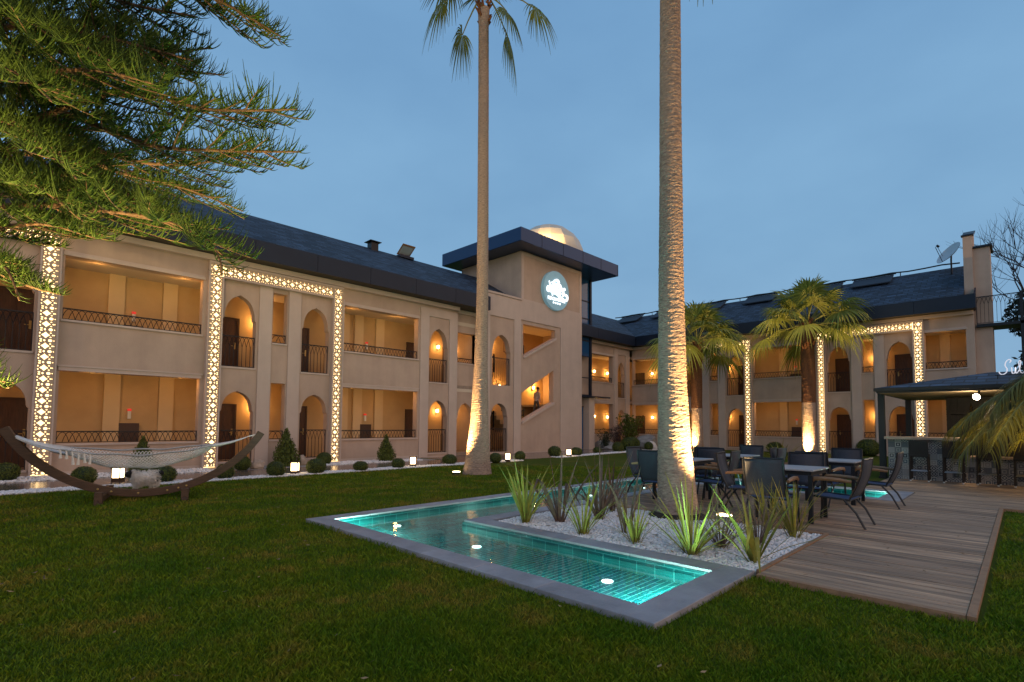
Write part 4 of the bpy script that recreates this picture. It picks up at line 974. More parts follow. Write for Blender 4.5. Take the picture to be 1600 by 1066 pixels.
def conifer():
    o = (-0.75, 9.6, 0)
    t = thing('conifer_tree', 'large conifer with drooping rope-like green boughs above the hammock', 'tree', o)
    b = MB(o); b.tube([(-.75, 9.62, 0), (-.72, 9.65, 2), (-.66, 9.72, 5.5), (-.7, 9.7, 9.5), (-.7, 9.7, 12.5)], [.27, .24, .2, .13, .04], 14); b.build('trunk', MT['bark'], t, True)
    NV = []; NF = []; wood = MB(o)
    rs = np.random.RandomState(3)
    def catm(P, step):
        P = [np.array(p, float) for p in P]; out = []
        for i in range(len(P) - 1):
            p0, p1, p2, p3 = P[max(i - 1, 0)], P[i], P[i + 1], P[min(i + 2, len(P) - 1)]
            n = max(2, int(np.linalg.norm(p2 - p1) / step))
            for k in range(n):
                s = k / n; out.append(.5 * (2 * p1 + (p2 - p0) * s + (2 * p0 - 5 * p1 + 4 * p2 - p3) * s * s + (3 * p1 - p0 - 3 * p2 + p3) * s ** 3))
        out.append(P[-1]); return np.array(out)
    fingers = []
    def finger(base, d, L, curl):
        fingers.append((base, d, L, curl))
    Z = np.array([0, 0, 1.])
    def plume(pts, dens, Lf, start=0.0):
        """fingers on both sides and the top of a shoot"""
        seg = np.linalg.norm(np.diff(pts, axis=0), axis=1); cs = np.concatenate([[0], np.cumsum(seg)]); tot = cs[-1]
        n = int(tot * (1 - start) / dens)
        for k in range(n):
            s = tot * (start + (1 - start) * (k + rs.rand()) / n); i = min(np.searchsorted(cs, s) - 1, len(seg) - 1); i = max(i, 0)
            q = (s - cs[i]) / max(seg[i], 1e-6); p = pts[i] * (1 - q) + pts[i + 1] * q; T = (pts[i + 1] - pts[i]) / max(seg[i], 1e-6)
            sd = np.cross(T, Z); sd /= np.linalg.norm(sd) + 1e-6
            a = rs.choice([-1, 1]) * rs.uniform(.35, 1.0); upk = rs.uniform(-.25, .75)
            d = T * rs.uniform(.45, .95) + sd * a + Z * upk; d /= np.linalg.norm(d)
            tip = .6 + .4 * min(1, (tot - s) / .25)
            finger(p, d, Lf * rs.uniform(.6, 1.2) * tip, rs.uniform(.2, .75))
    for bi, B in enumerate(BOUGHS):
        main = catm(B, .12)
        n = len(main); wood.tube([tuple(p) for p in main], [.042 * (1 - i / n) + .007 for i in range(n)], 6)
        seg = np.linalg.norm(np.diff(main, axis=0), axis=1); tot = seg.sum()
        plume(main, .017, .20 if bi in (11, 12, 21) else .27, .30)
        # side shoots
        cs = np.concatenate([[0], np.cumsum(seg)]); s = tot * .22; side = 1
        while s < tot - .25:
            i = max(0, min(np.searchsorted(cs, s) - 1, len(seg) - 1)); p = main[i]; T = (main[i + 1] - main[i]) / seg[i]
            sd = np.cross(T, Z); sd /= np.linalg.norm(sd)
            L = min(.85, .28 + (tot - s) * .35) * rs.uniform(.75, 1.1) * (.5 if bi in (11, 12, 21) else 1)
            d = T * .75 + sd * side * rs.uniform(.55, .9) + Z * rs.uniform(-.25, .12); d /= np.linalg.norm(d)
            sh = np.array([p + d * L * q + Z * (-.10 * L * q + .16 * L * q * q) + T * .15 * L * q * q for q in np.linspace(0, 1, 6)])
            wood.tube([tuple(x) for x in sh], [.013, .011, .009, .007, .006, .004], 4, False)
            plume(sh, .0155, .235, .12)
            side = -side; s += rs.uniform(.11, .19)
    # fingers -> tapered three-sided tubes
    K = 5; m = len(fingers)
    base = np.array([f[0] for f in fingers]); d = np.array([f[1] for f in fingers]); L = np.array([f[2] for f in fingers])[:, None]; cu = np.array([f[3] for f in fingers])[:, None]
    rows = []
    sd = np.cross(d, Z); sd /= np.linalg.norm(sd, axis=1)[:, None] + 1e-6; up = np.cross(sd, d)
    for k in range(K + 1):
        q = k / K; c = base + d * L * q * (1 - .12 * q) + Z * (cu * L * q * q) 
        r = .0068 * (1 - .75 * q ** 2)
        for j in range(3):
            a = 2 * math.pi * j / 3; rows.append(c + (sd * math.cos(a) + up * math.sin(a)) * r)
    V = np.stack(rows, 1) - np.array(o)                       # m, (K+1)*3, 3
    f0 = []
    for k in range(K):
        for j in range(3): f0.append((k * 3 + j, k * 3 + (j + 1) % 3, (k + 1) * 3 + (j + 1) % 3, (k + 1) * 3 + j))
    Fq = (np.array(f0)[None] + (np.arange(m) * (K + 1) * 3)[:, None, None]).reshape(-1, 4)
    np_mesh('foliage', V.reshape(-1, 3), Fq, MT['needle'], t, smooth=True)
    wood.build('bough', MT['bark'], t, True)
    print('conifer fingers', m)
conifer()
uplight((-.75, 7.9, 0), (.45, 8.6, 4.4), 2300, 'garden spotlight in the grass below the conifer', spot=120, col=(1.0, .72, .30))

uplight((-2.3, 3.6, 0), (.9, 7.6, 4.6), 1900, 'unseen spotlight added in the grass to light the front of the conifer', spot=80, col=(1.0, .74, .32))  # added out of view to brighten the near side of the boughs

# ================================================================== OTHER TREES
# yellow-lit drooping palm at the bar corner
def bar_palm():
    o = (15.5, -.85, 0)
    t = thing('date_palm', 'palm with long drooping yellow lit fronds hanging in front of the bar', 'palm', o)
    b = MB(o)
    trunk([(15.5, -.85, 0), (15.45, -.8, 1.0), (15.4, -.75, 2.0)], [.26, .22, .2], t, MT['trunk2'], org=o)
    V, Q = [], []; st = MB(o)
    base = Vector((15.4, -.75, 2.05))
    lf = ar + math.pi   # towards picture left
    fr = [(lf, 46, 2.5, 1.02), (lf + .25, 22, 2.35, .86), (lf - .35, 30, 2.3, .95), (lf + .6, 12, 2.0, .70), (lf + .05, 4, 1.9, .55), (lf - .1, 62, 2.4, .95), (lf + .45, 40, 2.3, 1.0), (lf + .9, 30, 2.1, .9), (lf - .7, 20, 2.1, .8), (lf + .3, -14, 1.7, .35), (lf - .15, 14, 2.2, .95), (lf + .15, 34, 2.5, 1.15), (lf - .5, 2, 1.9, .75), (lf - .9, 10, 1.9, .8)]
    for k in range(10): fr.append((lf + rnd.uniform(1.2, 5.2), rnd.uniform(10, 75), rnd.uniform(1.9, 2.4), .9))
    for az, el, L, sag in fr:
        D = Vector((math.cos(R(el)) * math.cos(az), math.cos(R(el)) * math.sin(az), math.sin(R(el)))); Sd = Vector((-math.sin(az), math.cos(az), 0))
        pts = [base + D * (L * q) - ZU * (sag * L * q * q * .9) for q in [i / 12 for i in range(13)]]
        st.tube(pts, [.026 * (1 - .75 * i / 12) for i in range(13)], 5)
        n = 78
        for i in range(n):
            q = .14 + .86 * i / n; j = min(11, int(q * 12)); c = pts[j].lerp(pts[j + 1], q * 12 - j); T = (pts[j + 1] - pts[j]).normalized()
            for sgn in (-1, 1):
                ll = (.30 + .36 * math.sin(math.pi * (q * .85 + .12))) * rnd.uniform(.85, 1.15)
                d = (T * rnd.uniform(.5, .9) + Sd * sgn * rnd.uniform(.35, .75) + ZU * rnd.uniform(-.15, .3)).normalized(); w = d.cross(ZU + T * .3).normalized()
                k0 = len(V)
                for k in range(5):
                    u = k / 4; p = c + d * ll * u * (1 - .25 * u) - ZU * (.62 * ll * u * u); hw = .0095 * (1 - u) ** .6 + .0012
                    V.append(p + w * hw - Vector(o)); V.append(p - w * hw - Vector(o))
                for k in range(4): Q.append((k0 + 2 * k, k0 + 2 * k + 1, k0 + 2 * k + 3, k0 + 2 * k + 2))
    f = np_mesh('crown', V, Q, MT['frond_y'], t); st.build('leaf_stalk', MT['petiole'], f)
bar_palm()
uplight((13.6, -.9, .05), (14.4, -.2, 1.9), 900, 'spotlight on the deck aimed up at the drooping palm by the bar', spot=95, col=(1.0, .72, .25))

def leaf_cloud(centers, n, size, m, name, parent, org, seed=1, squash=1.0):
    """many small leaf faces spread through soft ellipsoids: (x,y,z,r)"""
    rs = np.random.RandomState(seed); w = np.array([c[3] ** 2 for c in centers]); w = w / w.sum(); idx = rs.choice(len(centers), n, p=w)
    c = np.array(centers)[idx]; d = rs.normal(size=(n, 3)); d /= np.linalg.norm(d, axis=1)[:, None]; rr = rs.uniform(.55, 1.05, (n, 1)) ** .6
    p = c[:, :3] + d * rr * c[:, 3:4] * np.array([1, 1, squash])
    nrm = d + rs.normal(size=(n, 3)) * .6; nrm /= np.linalg.norm(nrm, axis=1)[:, None]
    a = np.cross(nrm, rs.normal(size=(n, 3))); a /= np.linalg.norm(a, axis=1)[:, None]; b2 = np.cross(nrm, a); s = rs.uniform(.6, 1.25, (n, 1)) * size
    V = np.stack([p - a * s * .9, p + b2 * s * .42, p + a * s * .9, p - b2 * s * .42], 1) - np.array(org)
    return np_mesh(name, V.reshape(-1, 3), np.arange(n * 4).reshape(-1, 4), m, parent)

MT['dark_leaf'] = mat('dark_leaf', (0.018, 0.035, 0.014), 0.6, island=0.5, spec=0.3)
o = (35, -2.2, 0)
t = thing('evergreen_tree', 'dark bushy evergreen behind the steel landing at the end of the wing', 'tree', o)
b = MB(o); b.tube([(35, -2.2, 0), (35, -2.2, 3), (34.9, -2.1, 6)], [.3, .25, .1], 10); b.build('trunk', MT['bark'], t)
cl = [(35 + rnd.uniform(-1.5, 1.5), -2.6 + rnd.uniform(-2.6, 2.3), rnd.uniform(2.0, 7.3), rnd.uniform(.7, 1.25)) for _ in range(34)]
leaf_cloud(cl, 12000, .15, MT['dark_leaf'], 'crown', t, o, 4)
# bare tree
o = (39, -3.2, 0)
t = thing('bare_tree', 'leafless dark tree with thin spreading twigs against the sky', 'tree', o)
b = MB(o)
def twig(p, d, L, r, lev):
    pts = [p]; q = p
    for k in range(4):
        d = (d + Vector((rnd.uniform(-.2, .2), rnd.uniform(-.2, .2), rnd.uniform(-.02, .22)))).normalized(); q = q + d * L / 4; pts.append(q)
    b.tube(pts, [r * (1 - .16 * i) for i in range(5)], 5, False)
    if lev > 0:
        for k in range(4 if lev > 1 else 5):
            e = pts[rnd.choice([2, 3, 4, 4])]; dd = (d + Vector((rnd.uniform(-.75, .75), rnd.uniform(-.9, .9), rnd.uniform(-.35, .55)))).normalized()
            twig(e, dd, L * rnd.uniform(.55, .8), r * .5, lev - 1)
b.tube([(39, -3.2, 0), (39, -3.2, 4), (39.1, -3.1, 7.5)], [.28, .22, .16], 9)
for dd in ((0, 1, .75), (0, .9, .25), (.2, .7, 1.0), (-.3, -.6, .8), (.4, -.9, .4), (-.2, .5, 1.2), (-.2, .85, .5)):
    twig(Vector((39.05, -3.12, rnd.uniform(6.4, 7.9))), Vector(dd).normalized(), 3.1, .075, 3)
b.build('branches', mat('dark_twig', (0.035, 0.025, 0.03), 0.9), t)

# broad dark leaves behind the bar roof
o = (20.6, .4, 0)
t = thing('banana_plant', 'dark broad leaved plant rising behind the bar roof', 'plant', o)
V, Q = [], []
for i in range(11):
    az = i * 2.4; el = R(rnd.uniform(25, 75)); L = rnd.uniform(1.0, 1.7); D = Vector((math.cos(el) * math.cos(az), math.cos(el) * math.sin(az), math.sin(el))); Sd = Vector((-math.sin(az), math.cos(az), 0)); k0 = len(V)
    for k in range(8):
        u = k / 7; p = Vector((20.6, .4, 2.0)) + D * L * u - ZU * .55 * L * u * u; hw = .17 * math.sin(math.pi * min(1, u * .9 + .06)) + .01
        V.append(p + Sd * hw - Vector(o)); V.append(p - Sd * hw + ZU * .04 - Vector(o))
    for k in range(7): Q.append((k0 + 2 * k, k0 + 2 * k + 1, k0 + 2 * k + 3, k0 + 2 * k + 2))
np_mesh('foliage', V, Q, MT['frond'], t); b = MB(o); b.tube([(20.6, .4, 0), (20.6, .4, 2.05)], [.12, .07], 8); b.build('stem', MT['petiole'], t)

# ================================================================== PLANTS IN THE GRAVEL BED
MT['flax_g'] = mat('flax_green', (0.40, 0.315, 0.052), 0.5, island=0.4, trans=0.2, spec=0.3, col2=(0.20, 0.215, 0.035), vs=9)
MT['flax_b'] = mat('flax_bronze', (0.21, 0.13, 0.085), 0.5, island=0.4, trans=0.12, spec=0.35, col2=(0.11, 0.065, 0.045), vs=9)
def flax(loc, label, n, L, w, lean, m, cat='plant', group='strap leaved plants in the gravel bed', seed=0, broken=0):
    rs = random.Random(seed); V, Q = [], []
    for i in range(int(n * .85)):
        az = rs.uniform(0, 6.283); ln = L * rs.uniform(.55, 1.1); le = R(rs.uniform(*lean)); cur = rs.uniform(.05, .55) * (le / R(lean[1]) + .2)
        D = Vector((math.sin(le) * math.cos(az), math.sin(le) * math.sin(az), math.cos(le))); tw = rs.uniform(-.6, .6); Sd = Vector((-math.sin(az + tw), math.cos(az + tw), 0))
        r0 = rs.uniform(.0, .07); p0 = Vector((r0 * math.cos(az), r0 * math.sin(az), 0)); k0 = len(V); K = 8; ww = w * .78 * rs.uniform(.6, 1.2)
        kink = rs.uniform(.45, .75) if i < broken else 9
        nn = D.cross(Sd).normalized()
        for k in range(K + 1):
            u = k / K; uu = min(u, kink); p = p0 + D * ln * uu + Vector((math.cos(az), math.sin(az), -.9)) * (cur * ln * uu * uu * .6)
            if u > kink: p = p + Vector((math.cos(az) * .55, math.sin(az) * .55, -.85)) * ln * (u - kink)
            hw = ww * (.55 + .45 * min(1, u * 3)) * (1 - u ** 3) * .5 + .0012
            V += [p + Sd * hw, p + nn * (hw * .28), p - Sd * hw]
        for k in range(K):
            for j in (0, 1): Q.append((k0 + 3 * k + j, k0 + 3 * k + j + 1, k0 + 3 * k + 4 + j, k0 + 3 * k + 3 + j))
    t = tag(np_mesh('flax_plant', V, Q, m, None, loc=loc), label, cat, group)
    return t
zb_ = .03
flax((5.14, 4.78, zb_), 'tall green strap leaved plant at the inner corner of the pool coping', 42, .95, .040, (2, 38), MT['flax_g'], seed=1)
flax((5.52, 4.50, zb_), 'bronze strap leaved plant with broken upright leaves near the inner pool corner', 20, .98, .060, (4, 40), MT['flax_b'], seed=2, broken=6)
flax((5.10, 3.80, zb_), 'slim green grassy plant beside the coping, between the two bronze clumps', 40, .72, .024, (2, 34), MT['flax_g'], seed=3)
flax((6.08, 4.24, zb_), 'tall bronze plant with leaves standing above the chairs behind it', 22, 1.12, .055, (2, 30), MT['flax_b'], seed=4, broken=3)
flax((6.75, 4.50, zb_), 'bronze plant at the far side of the gravel bed by the deck', 16, .98, .050, (4, 34), MT['flax_b'], seed=5, broken=2)
flax((5.55, 3.50, zb_), 'single stemmed bronze plant with one leaf bent down to the gravel', 9, 1.05, .055, (2, 22), MT['flax_b'], seed=6, broken=4)
flax((5.16, 3.12, zb_), 'small green plant next to the coping facing the thick palm', 38, .58, .024, (4, 42), MT['flax_g'], seed=7)
flax((5.13, 2.46, zb_), 'wide green and yellow plant nearest the water in front of the thick palm', 64, .86, .028, (6, 58), MT['flax_g'], seed=8)
flax((5.62, 2.36, zb_), 'dark reddish grassy plant behind the wide green one', 60, .72, .016, (6, 55), MT['flax_b'], seed=9)
flax((5.29, 1.90, zb_), 'broad leaved yellow green plant at the corner of bed and deck', 22, .92, .058, (4, 52), MT['flax_g'], seed=10, broken=2)
flax((6.10, 2.15, zb_), 'reddish grassy plant in the middle of the bed by the deck edge', 46, .75, .016, (6, 50), MT['flax_b'], seed=14)
flax((6.78, 1.98, zb_), 'upright green plant at the gravel bed end beside the wooden deck', 46, .80, .026, (3, 32), MT['flax_g'], seed=11)
flax((7.05, 2.35, zb_), 'green clump under the near table at the deck side of the bed', 34, .66, .024, (3, 34), MT['flax_g'], seed=12)
flax((20.6, 6.4, 0), 'bright green flax clump on the lawn between tables and the lit fan palm', 26, 1.15, .07, (3, 42), MT['flax_g'], group='flax clumps on the far lawn', seed=15)
flax((21.5, 10.1, 0), 'green flax clump on the lawn near the smaller fan palm', 20, .75, .05, (4, 48), MT['flax_g'], group='flax clumps on the far lawn', seed=16)
flax((25.0, 5.9, 0), 'low grassy clump on the lawn just beyond the lit fan palm', 26, .7, .03, (20, 70), MT['flax_g'], group='flax clumps on the far lawn', seed=17)

# ================================================================== CLIPPED BUSHES, CONES, ROCKS
MT['box_leaf'] = mat('box_leaf', (0.105, 0.135, 0.020), 0.55, island=0.5, trans=0.1, spec=0.3)
ball = None
def topiary(loc, r, label, group='clipped round bushes along the path'):
    global ball
    if ball is None:
        t = thing('round_bush', label, 'bush', loc, 0, group); ball = t
        leaf_cloud([(0, 0, .78, 1.0)], 5200, .085, MT['box_leaf'], 'foliage', t, (0, 0, 0), 6, .84)
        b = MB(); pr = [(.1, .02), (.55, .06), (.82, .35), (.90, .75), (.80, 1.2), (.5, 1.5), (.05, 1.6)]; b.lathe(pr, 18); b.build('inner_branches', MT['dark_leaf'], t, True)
    else:
        t = copy_tree(ball); t['label'] = label; t['group'] = group
    r *= .86; t.location = loc; t.scale = (r, r * rnd.uniform(.9, 1.1), r * rnd.uniform(.85, 1.1)); t.rotation_euler = (0, 0, rnd.uniform(0, 6))
for x, y, r, l in [
    (.45, 16.2, .30, 'round bush by the wall behind the raised end of the hammock frame'),
    (1.60, 14.3, .27, 'round bush on the path edge just before the lantern under the hammock'),
    (2.86, 13.6, .30, 'round bush beyond the fluffy dog and lantern under the hammock'),
    (4.10, 13.5, .25, 'low round bush on the path edge at the foot of the hammock arc'),
    (5.22, 13.35, .27, 'lit round bush immediately before the lantern at the first lattice frame'),
    (6.25, 13.35, .27, 'lit round bush immediately after the lantern at the first lattice frame'),
    (7.52, 13.3, .24, 'round bush on the gravel between two lanterns, opposite the cone shrub'),
    (8.78, 13.35, .22, 'round bush beside the lantern near the slender palm'),
    (5.22, 15.75, .27, 'round bush against the wall beside the golden boulder'),
    (7.80, 16.1, .28, 'round bush at the foot of the lattice pylon by the wall'),
    (10.85, 13.5, .28, 'round bush partly hidden by the lit trunk of the slender palm'),
    (12.55, 13.1, .25, 'round bush before the lantern in front of the tower steps'),
    (14.10, 13.4, .24, 'round bush after the lantern in front of the tower steps'),
    (16.70, 13.9, .31, 'round bush touching the lantern at the tower corner'),
    (18.05, 13.8, .29, 'bright round bush after the lantern at the tower corner'),
    (20.3, 14.3, .25, 'small round bush on white gravel before the rock garden'),
    (22.2, 14.4, .34, 'round bush in front of the rock garden boulders'),
    (24.3, 15.0, .56, 'large dark round bush standing in the rock garden'),
    (25.0, 14.3, .30, 'small round bush in front of the big grey boulder')]:
    topiary((x, y, 0), r, l)
for x, y, r, l in [(28.4, 9.1, .45, 'dark round bush against the far wing below the long balcony'), (28.4, 5.1, .55, 'dark round bush against the far wing beside the bar post')]:
    topiary((x, y, 0), r, l, 'dark bushes against the far wing')
cone = None
for x, y, h, l in [(2.98, 16.3, 1.02, 'cone shaped shrub behind the hammock netting'), (6.70, 16.4, 1.22, 'cone shaped shrub beside the slit window of the lattice frame'), (10.08, 16.1, 1.0, 'cone shaped shrub below the balcony near the tower')]:
    if cone is None:
        t = thing('cone_shrub', l, 'shrub', (x, y, 0), 0, 'cone shaped shrubs against the wall'); cone = t
        cl = [(rnd.uniform(-.5, .5) * .42 * (1 - z), rnd.uniform(-.5, .5) * .42 * (1 - z), z * .95 + .06, .34 * (1 - z) ** .8 + .03) for z in [i / 26 for i in range(26)]]
        leaf_cloud(cl, 4200, .05, MT['box_leaf'], 'foliage', t, (0, 0, 0), 8)
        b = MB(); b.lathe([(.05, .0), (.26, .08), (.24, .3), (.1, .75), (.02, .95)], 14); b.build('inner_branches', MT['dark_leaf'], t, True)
    else: t = copy_tree(cone); t['label'] = l
    t.location = (x, y, .0); t.scale = (h * .64, h * .64, h * .97)
def rock(loc, s, label, m, seed, group=None):
    bm = bmesh.new(); bmesh.ops.create_icosphere(bm, subdivisions=4, radius=1); rs = random.Random(seed)
    from mathutils import noise
    pl = [(Vector((rs.uniform(-1, 1), rs.uniform(-1, 1), rs.uniform(-.6, 1))).normalized(), rs.uniform(.62, .9)) for _ in range(11)]
    for v in bm.verts:
        for nn, dd in pl:
            k = v.co.dot(nn) - dd
            if k > 0: v.co -= nn * k * .85
        q = v.co.copy(); v.co *= 1 + .10 * noise.noise(q * 2.3 + Vector((seed, 0, 0))) + .05 * noise.noise(q * 7 + Vector((0, seed, 0)))
        v.co = Vector((v.co.x * s[0], v.co.y * s[1], v.co.z * s[2] + s[2] * .62))
    me = bpy.data.meshes.new('boulder'); bm.to_mesh(me); bm.free(); me.materials.append(m); me.polygons.foreach_set('use_smooth', [True] * len(me.polygons))
    o = bpy.data.objects.new('boulder', me); o.location = loc; link(o); tag(o, label, 'rock', group); o.rotation_euler = (0, 0, rs.uniform(0, 6)); return o
rock((5.70, 15.95, 0), (.22, .2, .17), 'golden boulder beside the wall under the first arch', MT['rock'], 3)
rock((7.25, 16.45, 0), (.19, .18, .2), 'pale upright boulder below the second arch of the lattice frame', MT['rock'], 5)
rock((24.8, 16.9, .0), (.75, .5, .30), 'flat pale boulder at the near side of the rock garden', MT['greyrock'], 7)
rock((26.3, 15.2, .0), (.62, .6, .52), 'big rounded grey boulder in the rock garden', MT['greyrock'], 9)
rock((25.3, 15.6, .0), (.35, .3, .35), 'upright white stone beside the big grey boulder', MT['pebble'], 11)
rock((25.9, 14.6, .0), (.25, .22, .30), 'small white stone in front of the big grey boulder', MT['pebble'], 13)
rock((24.2, 15.9, .0), (.6, .45, .16), 'low flat stone at the edge of the rock garden', MT['greyrock'], 15)
# airy shrubs of the rock garden
def airy(loc, label, h, n, m, seed, spread=.3, leaf=.05, name='garden_shrub'):
    rs = random.Random(seed); t = thing(name, label, 'shrub', loc); b = MB(); cs = []
    for i in range(n):
        az = rs.uniform(0, 6.28); q = rs.uniform(.05, 1) * spread; top = Vector((q * math.cos(az), q * math.sin(az), h * rs.uniform(.6, 1)))
        b.tube([(0, 0, 0), tuple(top * .5 + Vector((rs.uniform(-.04, .04), 0, .05))), tuple(top)], [.012, .009, .004], 4, False)
        for k in range(5): p = top * (.35 + .16 * k); cs.append((p.x, p.y, p.z, .10 + .04 * h))
    b.build('stems', MT['bark'], t); leaf_cloud(cs, n * 60, leaf, m, 'foliage', t, (0, 0, 0), seed)
airy((26.3, 16.3, 0), 'tall feathery green bush in front of the corner of the two wings', 1.9, 30, MT['box_leaf'], 3, .75, .09)
airy((23.9, 16.3, 0), 'thin olive shrub by the tower column', 1.1, 14, MT['dark_leaf'], 5, .45, .05)
airy((25.1, 16.3, 0), 'dark purple shrub between the thin olive shrub and the corner', 1.35, 18, mat('purple_leaf', (0.05, 0.03, 0.03), .6, island=.5), 7, .5, .05)

# ================================================================== LANTERNS
lan = None
LL = [(2.2, 14.4, 'square garden lantern glowing under the hammock'), (5.78, 13.55, 'square garden lantern between two lit round bushes'), (9.42, 13.5, 'square garden lantern near the foot of the slender palm'), (13.2, 13.15, 'square garden lantern in front of the stair tower arch'), (17.2, 13.55, 'square garden lantern beside the bushes at the tower corner')]
for x, y, l in LL:
    if lan is None:
        t = thing('lantern', l, 'garden lantern', (x, y, 0), R(-40), 'glowing lanterns along the path'); lan = t; t.scale = (.82, .82, .86)
        b = MB(); b.box(-.11, .11, -.11, .11, 0, .12); b.build('base', MT['doorframe'], t)
        b = MB()
        for sx in (-1, 1):
            for sy in (-1, 1): b.box(sx * .105 - .011, sx * .105 + .011, sy * .105 - .011, sy * .105 + .011, .12, .36)
        b.box(-.13, .13, -.13, .13, .36, .385); b.build('frame', MT['doorframe'], t)
        b = MB(); b.box(-.094, .094, -.094, .094, .121, .355); b.build('glass', MT['lantern'], t)
    else:
        t = lan.copy(); link(t); t.location = (x, y, 0); t['label'] = l
        for ch in list(lan.children): c = ch.copy(); link(c, t)

# ================================================================== HAMMOCK
MT['hwood'] = mat('laminated_wood', (0.095, 0.052, 0.028), 0.55, bump=0.2, bs=20, col2=(0.05, 0.027, 0.014), vs=5, stretch=(1, 8, 8))
MT['rope'] = mat('cotton_rope', (0.86, 0.83, 0.78), 0.9, 0.15, 20)
def hammock():
    o = (2.08, 11.1, 0); rz = -math.atan2(.258, .966)
    t = thing('hammock', 'white rope net hammock hanging in a curved dark wooden stand on the lawn', 'hammock', o, rz)
    Rr = 2.12; zc = Rr + .10; w = .05; hh = .065
    b = MB(); vs = []; n = 48; a0 = R(61)
    for i in range(n + 1):
        a = -a0 * 1.02 + 2 * a0 * i / n
        for r in (Rr - hh, Rr + hh):
            for y in (-w, w): vs.append((r * math.sin(a), y, zc - r * math.cos(a)))
    fs = []
    for i in range(n):
        k = i * 4
        for p, q in ((0, 1), (1, 3), (3, 2), (2, 0)): fs.append((k + p, k + q, k + 4 + q, k + 4 + p))
    fs += [(0, 1, 3, 2), (n * 4, n * 4 + 2, n * 4 + 3, n * 4 + 1)]
    b.add(vs, fs); st = b.build('arc_stand', MT['hwood'], t, bevel=.008)
    for x in (-.56, .62):
        b = MB(); zt = zc - math.sqrt((Rr + hh) ** 2 - x * x) - .0
        b.tube([(x, -.72, .02), (x, -.45, .035), (x, .45, .035), (x, .72, .02)], .045, 4)
        b.box(x - .055, x + .055, -.62, -.51, .0, .20); b.box(x - .055, x + .055, .51, .62, 0, .2)
        b.box(x - .05, x + .05, -.6, .6, .035, max(.09, zt + .03)); b.build('cross_foot', MT['hwood'], t, bevel=.006)
    bo = None
    for a in (-.31, -.22, -.04, .16, .24, .30):
        p = (Rr * math.sin(a), -w - .004, zc - Rr * math.cos(a))
        if bo is None:
            b = MB(); b.lathe([(.018, -.004), (.018, .004), (.008, .009)], 8); bo = b.build('bolt', MT['brass'], st); q = bo
        else: q = bo.copy(); link(q, st)
        q.location = p; q.rotation_euler = (R(90), 0, 0)
    # bed of knotted rope
    xl, xr = -1.10, 1.0
    def bed(u, v):                      # u along, v across (-1..1)
        x = xl + (xr - xl) * u; s = 4 * u * (1 - u)
        zed = .91 + .03 * (u - .5) - .10 * s
        half = .40 - .05 * s
        return (x, v * half, zed - (.04 + .24 * s ** .7) * (1 - v * v) + .012 * math.sin(u * 19 + v * 5) * s + .03 * v * s)
    b = MB(); NU, NVv = 40, 15
    for j in range(NVv + 1):
        for par in (0, 1):
            pts = []
            for i in range(NU * 2 + 1):
                u = i / (NU * 2); v = -1 + 2 * j / NVv; off = (.5 / NVv) * 2 * math.sin(i * math.pi / 2 + (0 if par else math.pi)) * (1 if abs(v) < 1 else .0)
                pts.append(bed(u, max(-1, min(1, v + off))))
            b.tube(pts, .0065 if abs(-1 + 2 * j / NVv) < 1 else .016, 3, False)
    b.build('netting', MT['rope'], t)
    for x, s in ((xl, -1), (xr, 1)):
        b = MB(); hook = (s * 1.62, 0, 1.08) if s > 0 else (-1.78, 0, 1.12)
        for k in range(13):
            v = -1 + 2 * k / 12; p = bed(0 if s < 0 else 1, v); m = [(p[0] + (hook[0] - p[0]) * q, p[1] * (1 - q) ** .8, p[2] + (hook[2] - p[2]) * q - .03 * math.sin(q * math.pi)) for q in (0, .25, .5, .75, 1)]
            b.tube(m, .007, 4, False)
        e = (s * 1.80, 0, zc - Rr * math.cos(math.asin(min(.99, 1.80 / Rr))) + .04)
        b.tube([hook, ((hook[0] + e[0]) / 2, 0, (hook[2] + e[2]) / 2 - .01), e], .014, 6)
        b.build('rope', MT['rope'], t)
    # loose cloth wrapped at one end, with tassels
    b = MB(); vs = []; fs = []; NX, NY = 12, 8
    for i in range(NX + 1):
        q = i / NX
        for j in range(NY + 1):
            v = -1 + 2 * j / NY; wd = .05 + .30 * q ** .8
            vs.append((-1.72 + .66 * q, v * wd, 1.10 - .26 * q - .03 * math.sin(q * 3) + .02 * math.cos(v * 9) * (1 - q * .4) - .05 * (1 - v * v) * q))
    for i in range(NX):
        for j in range(NY): k = i * (NY + 1) + j; fs.append((k, k + 1, k + NY + 2, k + NY + 1))
    m = len(vs); vs += [(x, y, z - .012) for x, y, z in vs]; fs += [tuple(i + m for i in q[::-1]) for q in fs]
    b.add(vs, fs); b.build('end_cloth', MT['rope'], t, True)
    for k in range(6):
        b = MB(); x = -1.10 + .075 * k; p = bed(max(0, (x - xl) / (xr - xl)), -1); L = rnd.uniform(.12, .22)
        b.tube([p, (p[0] + .01, p[1] - .01, p[2] - L * .5), (p[0] + rnd.uniform(-.02, .02), p[1], p[2] - L)], [.012, .014, .024], 6); b.build('tassel', MT['rope'], t)
hammock()

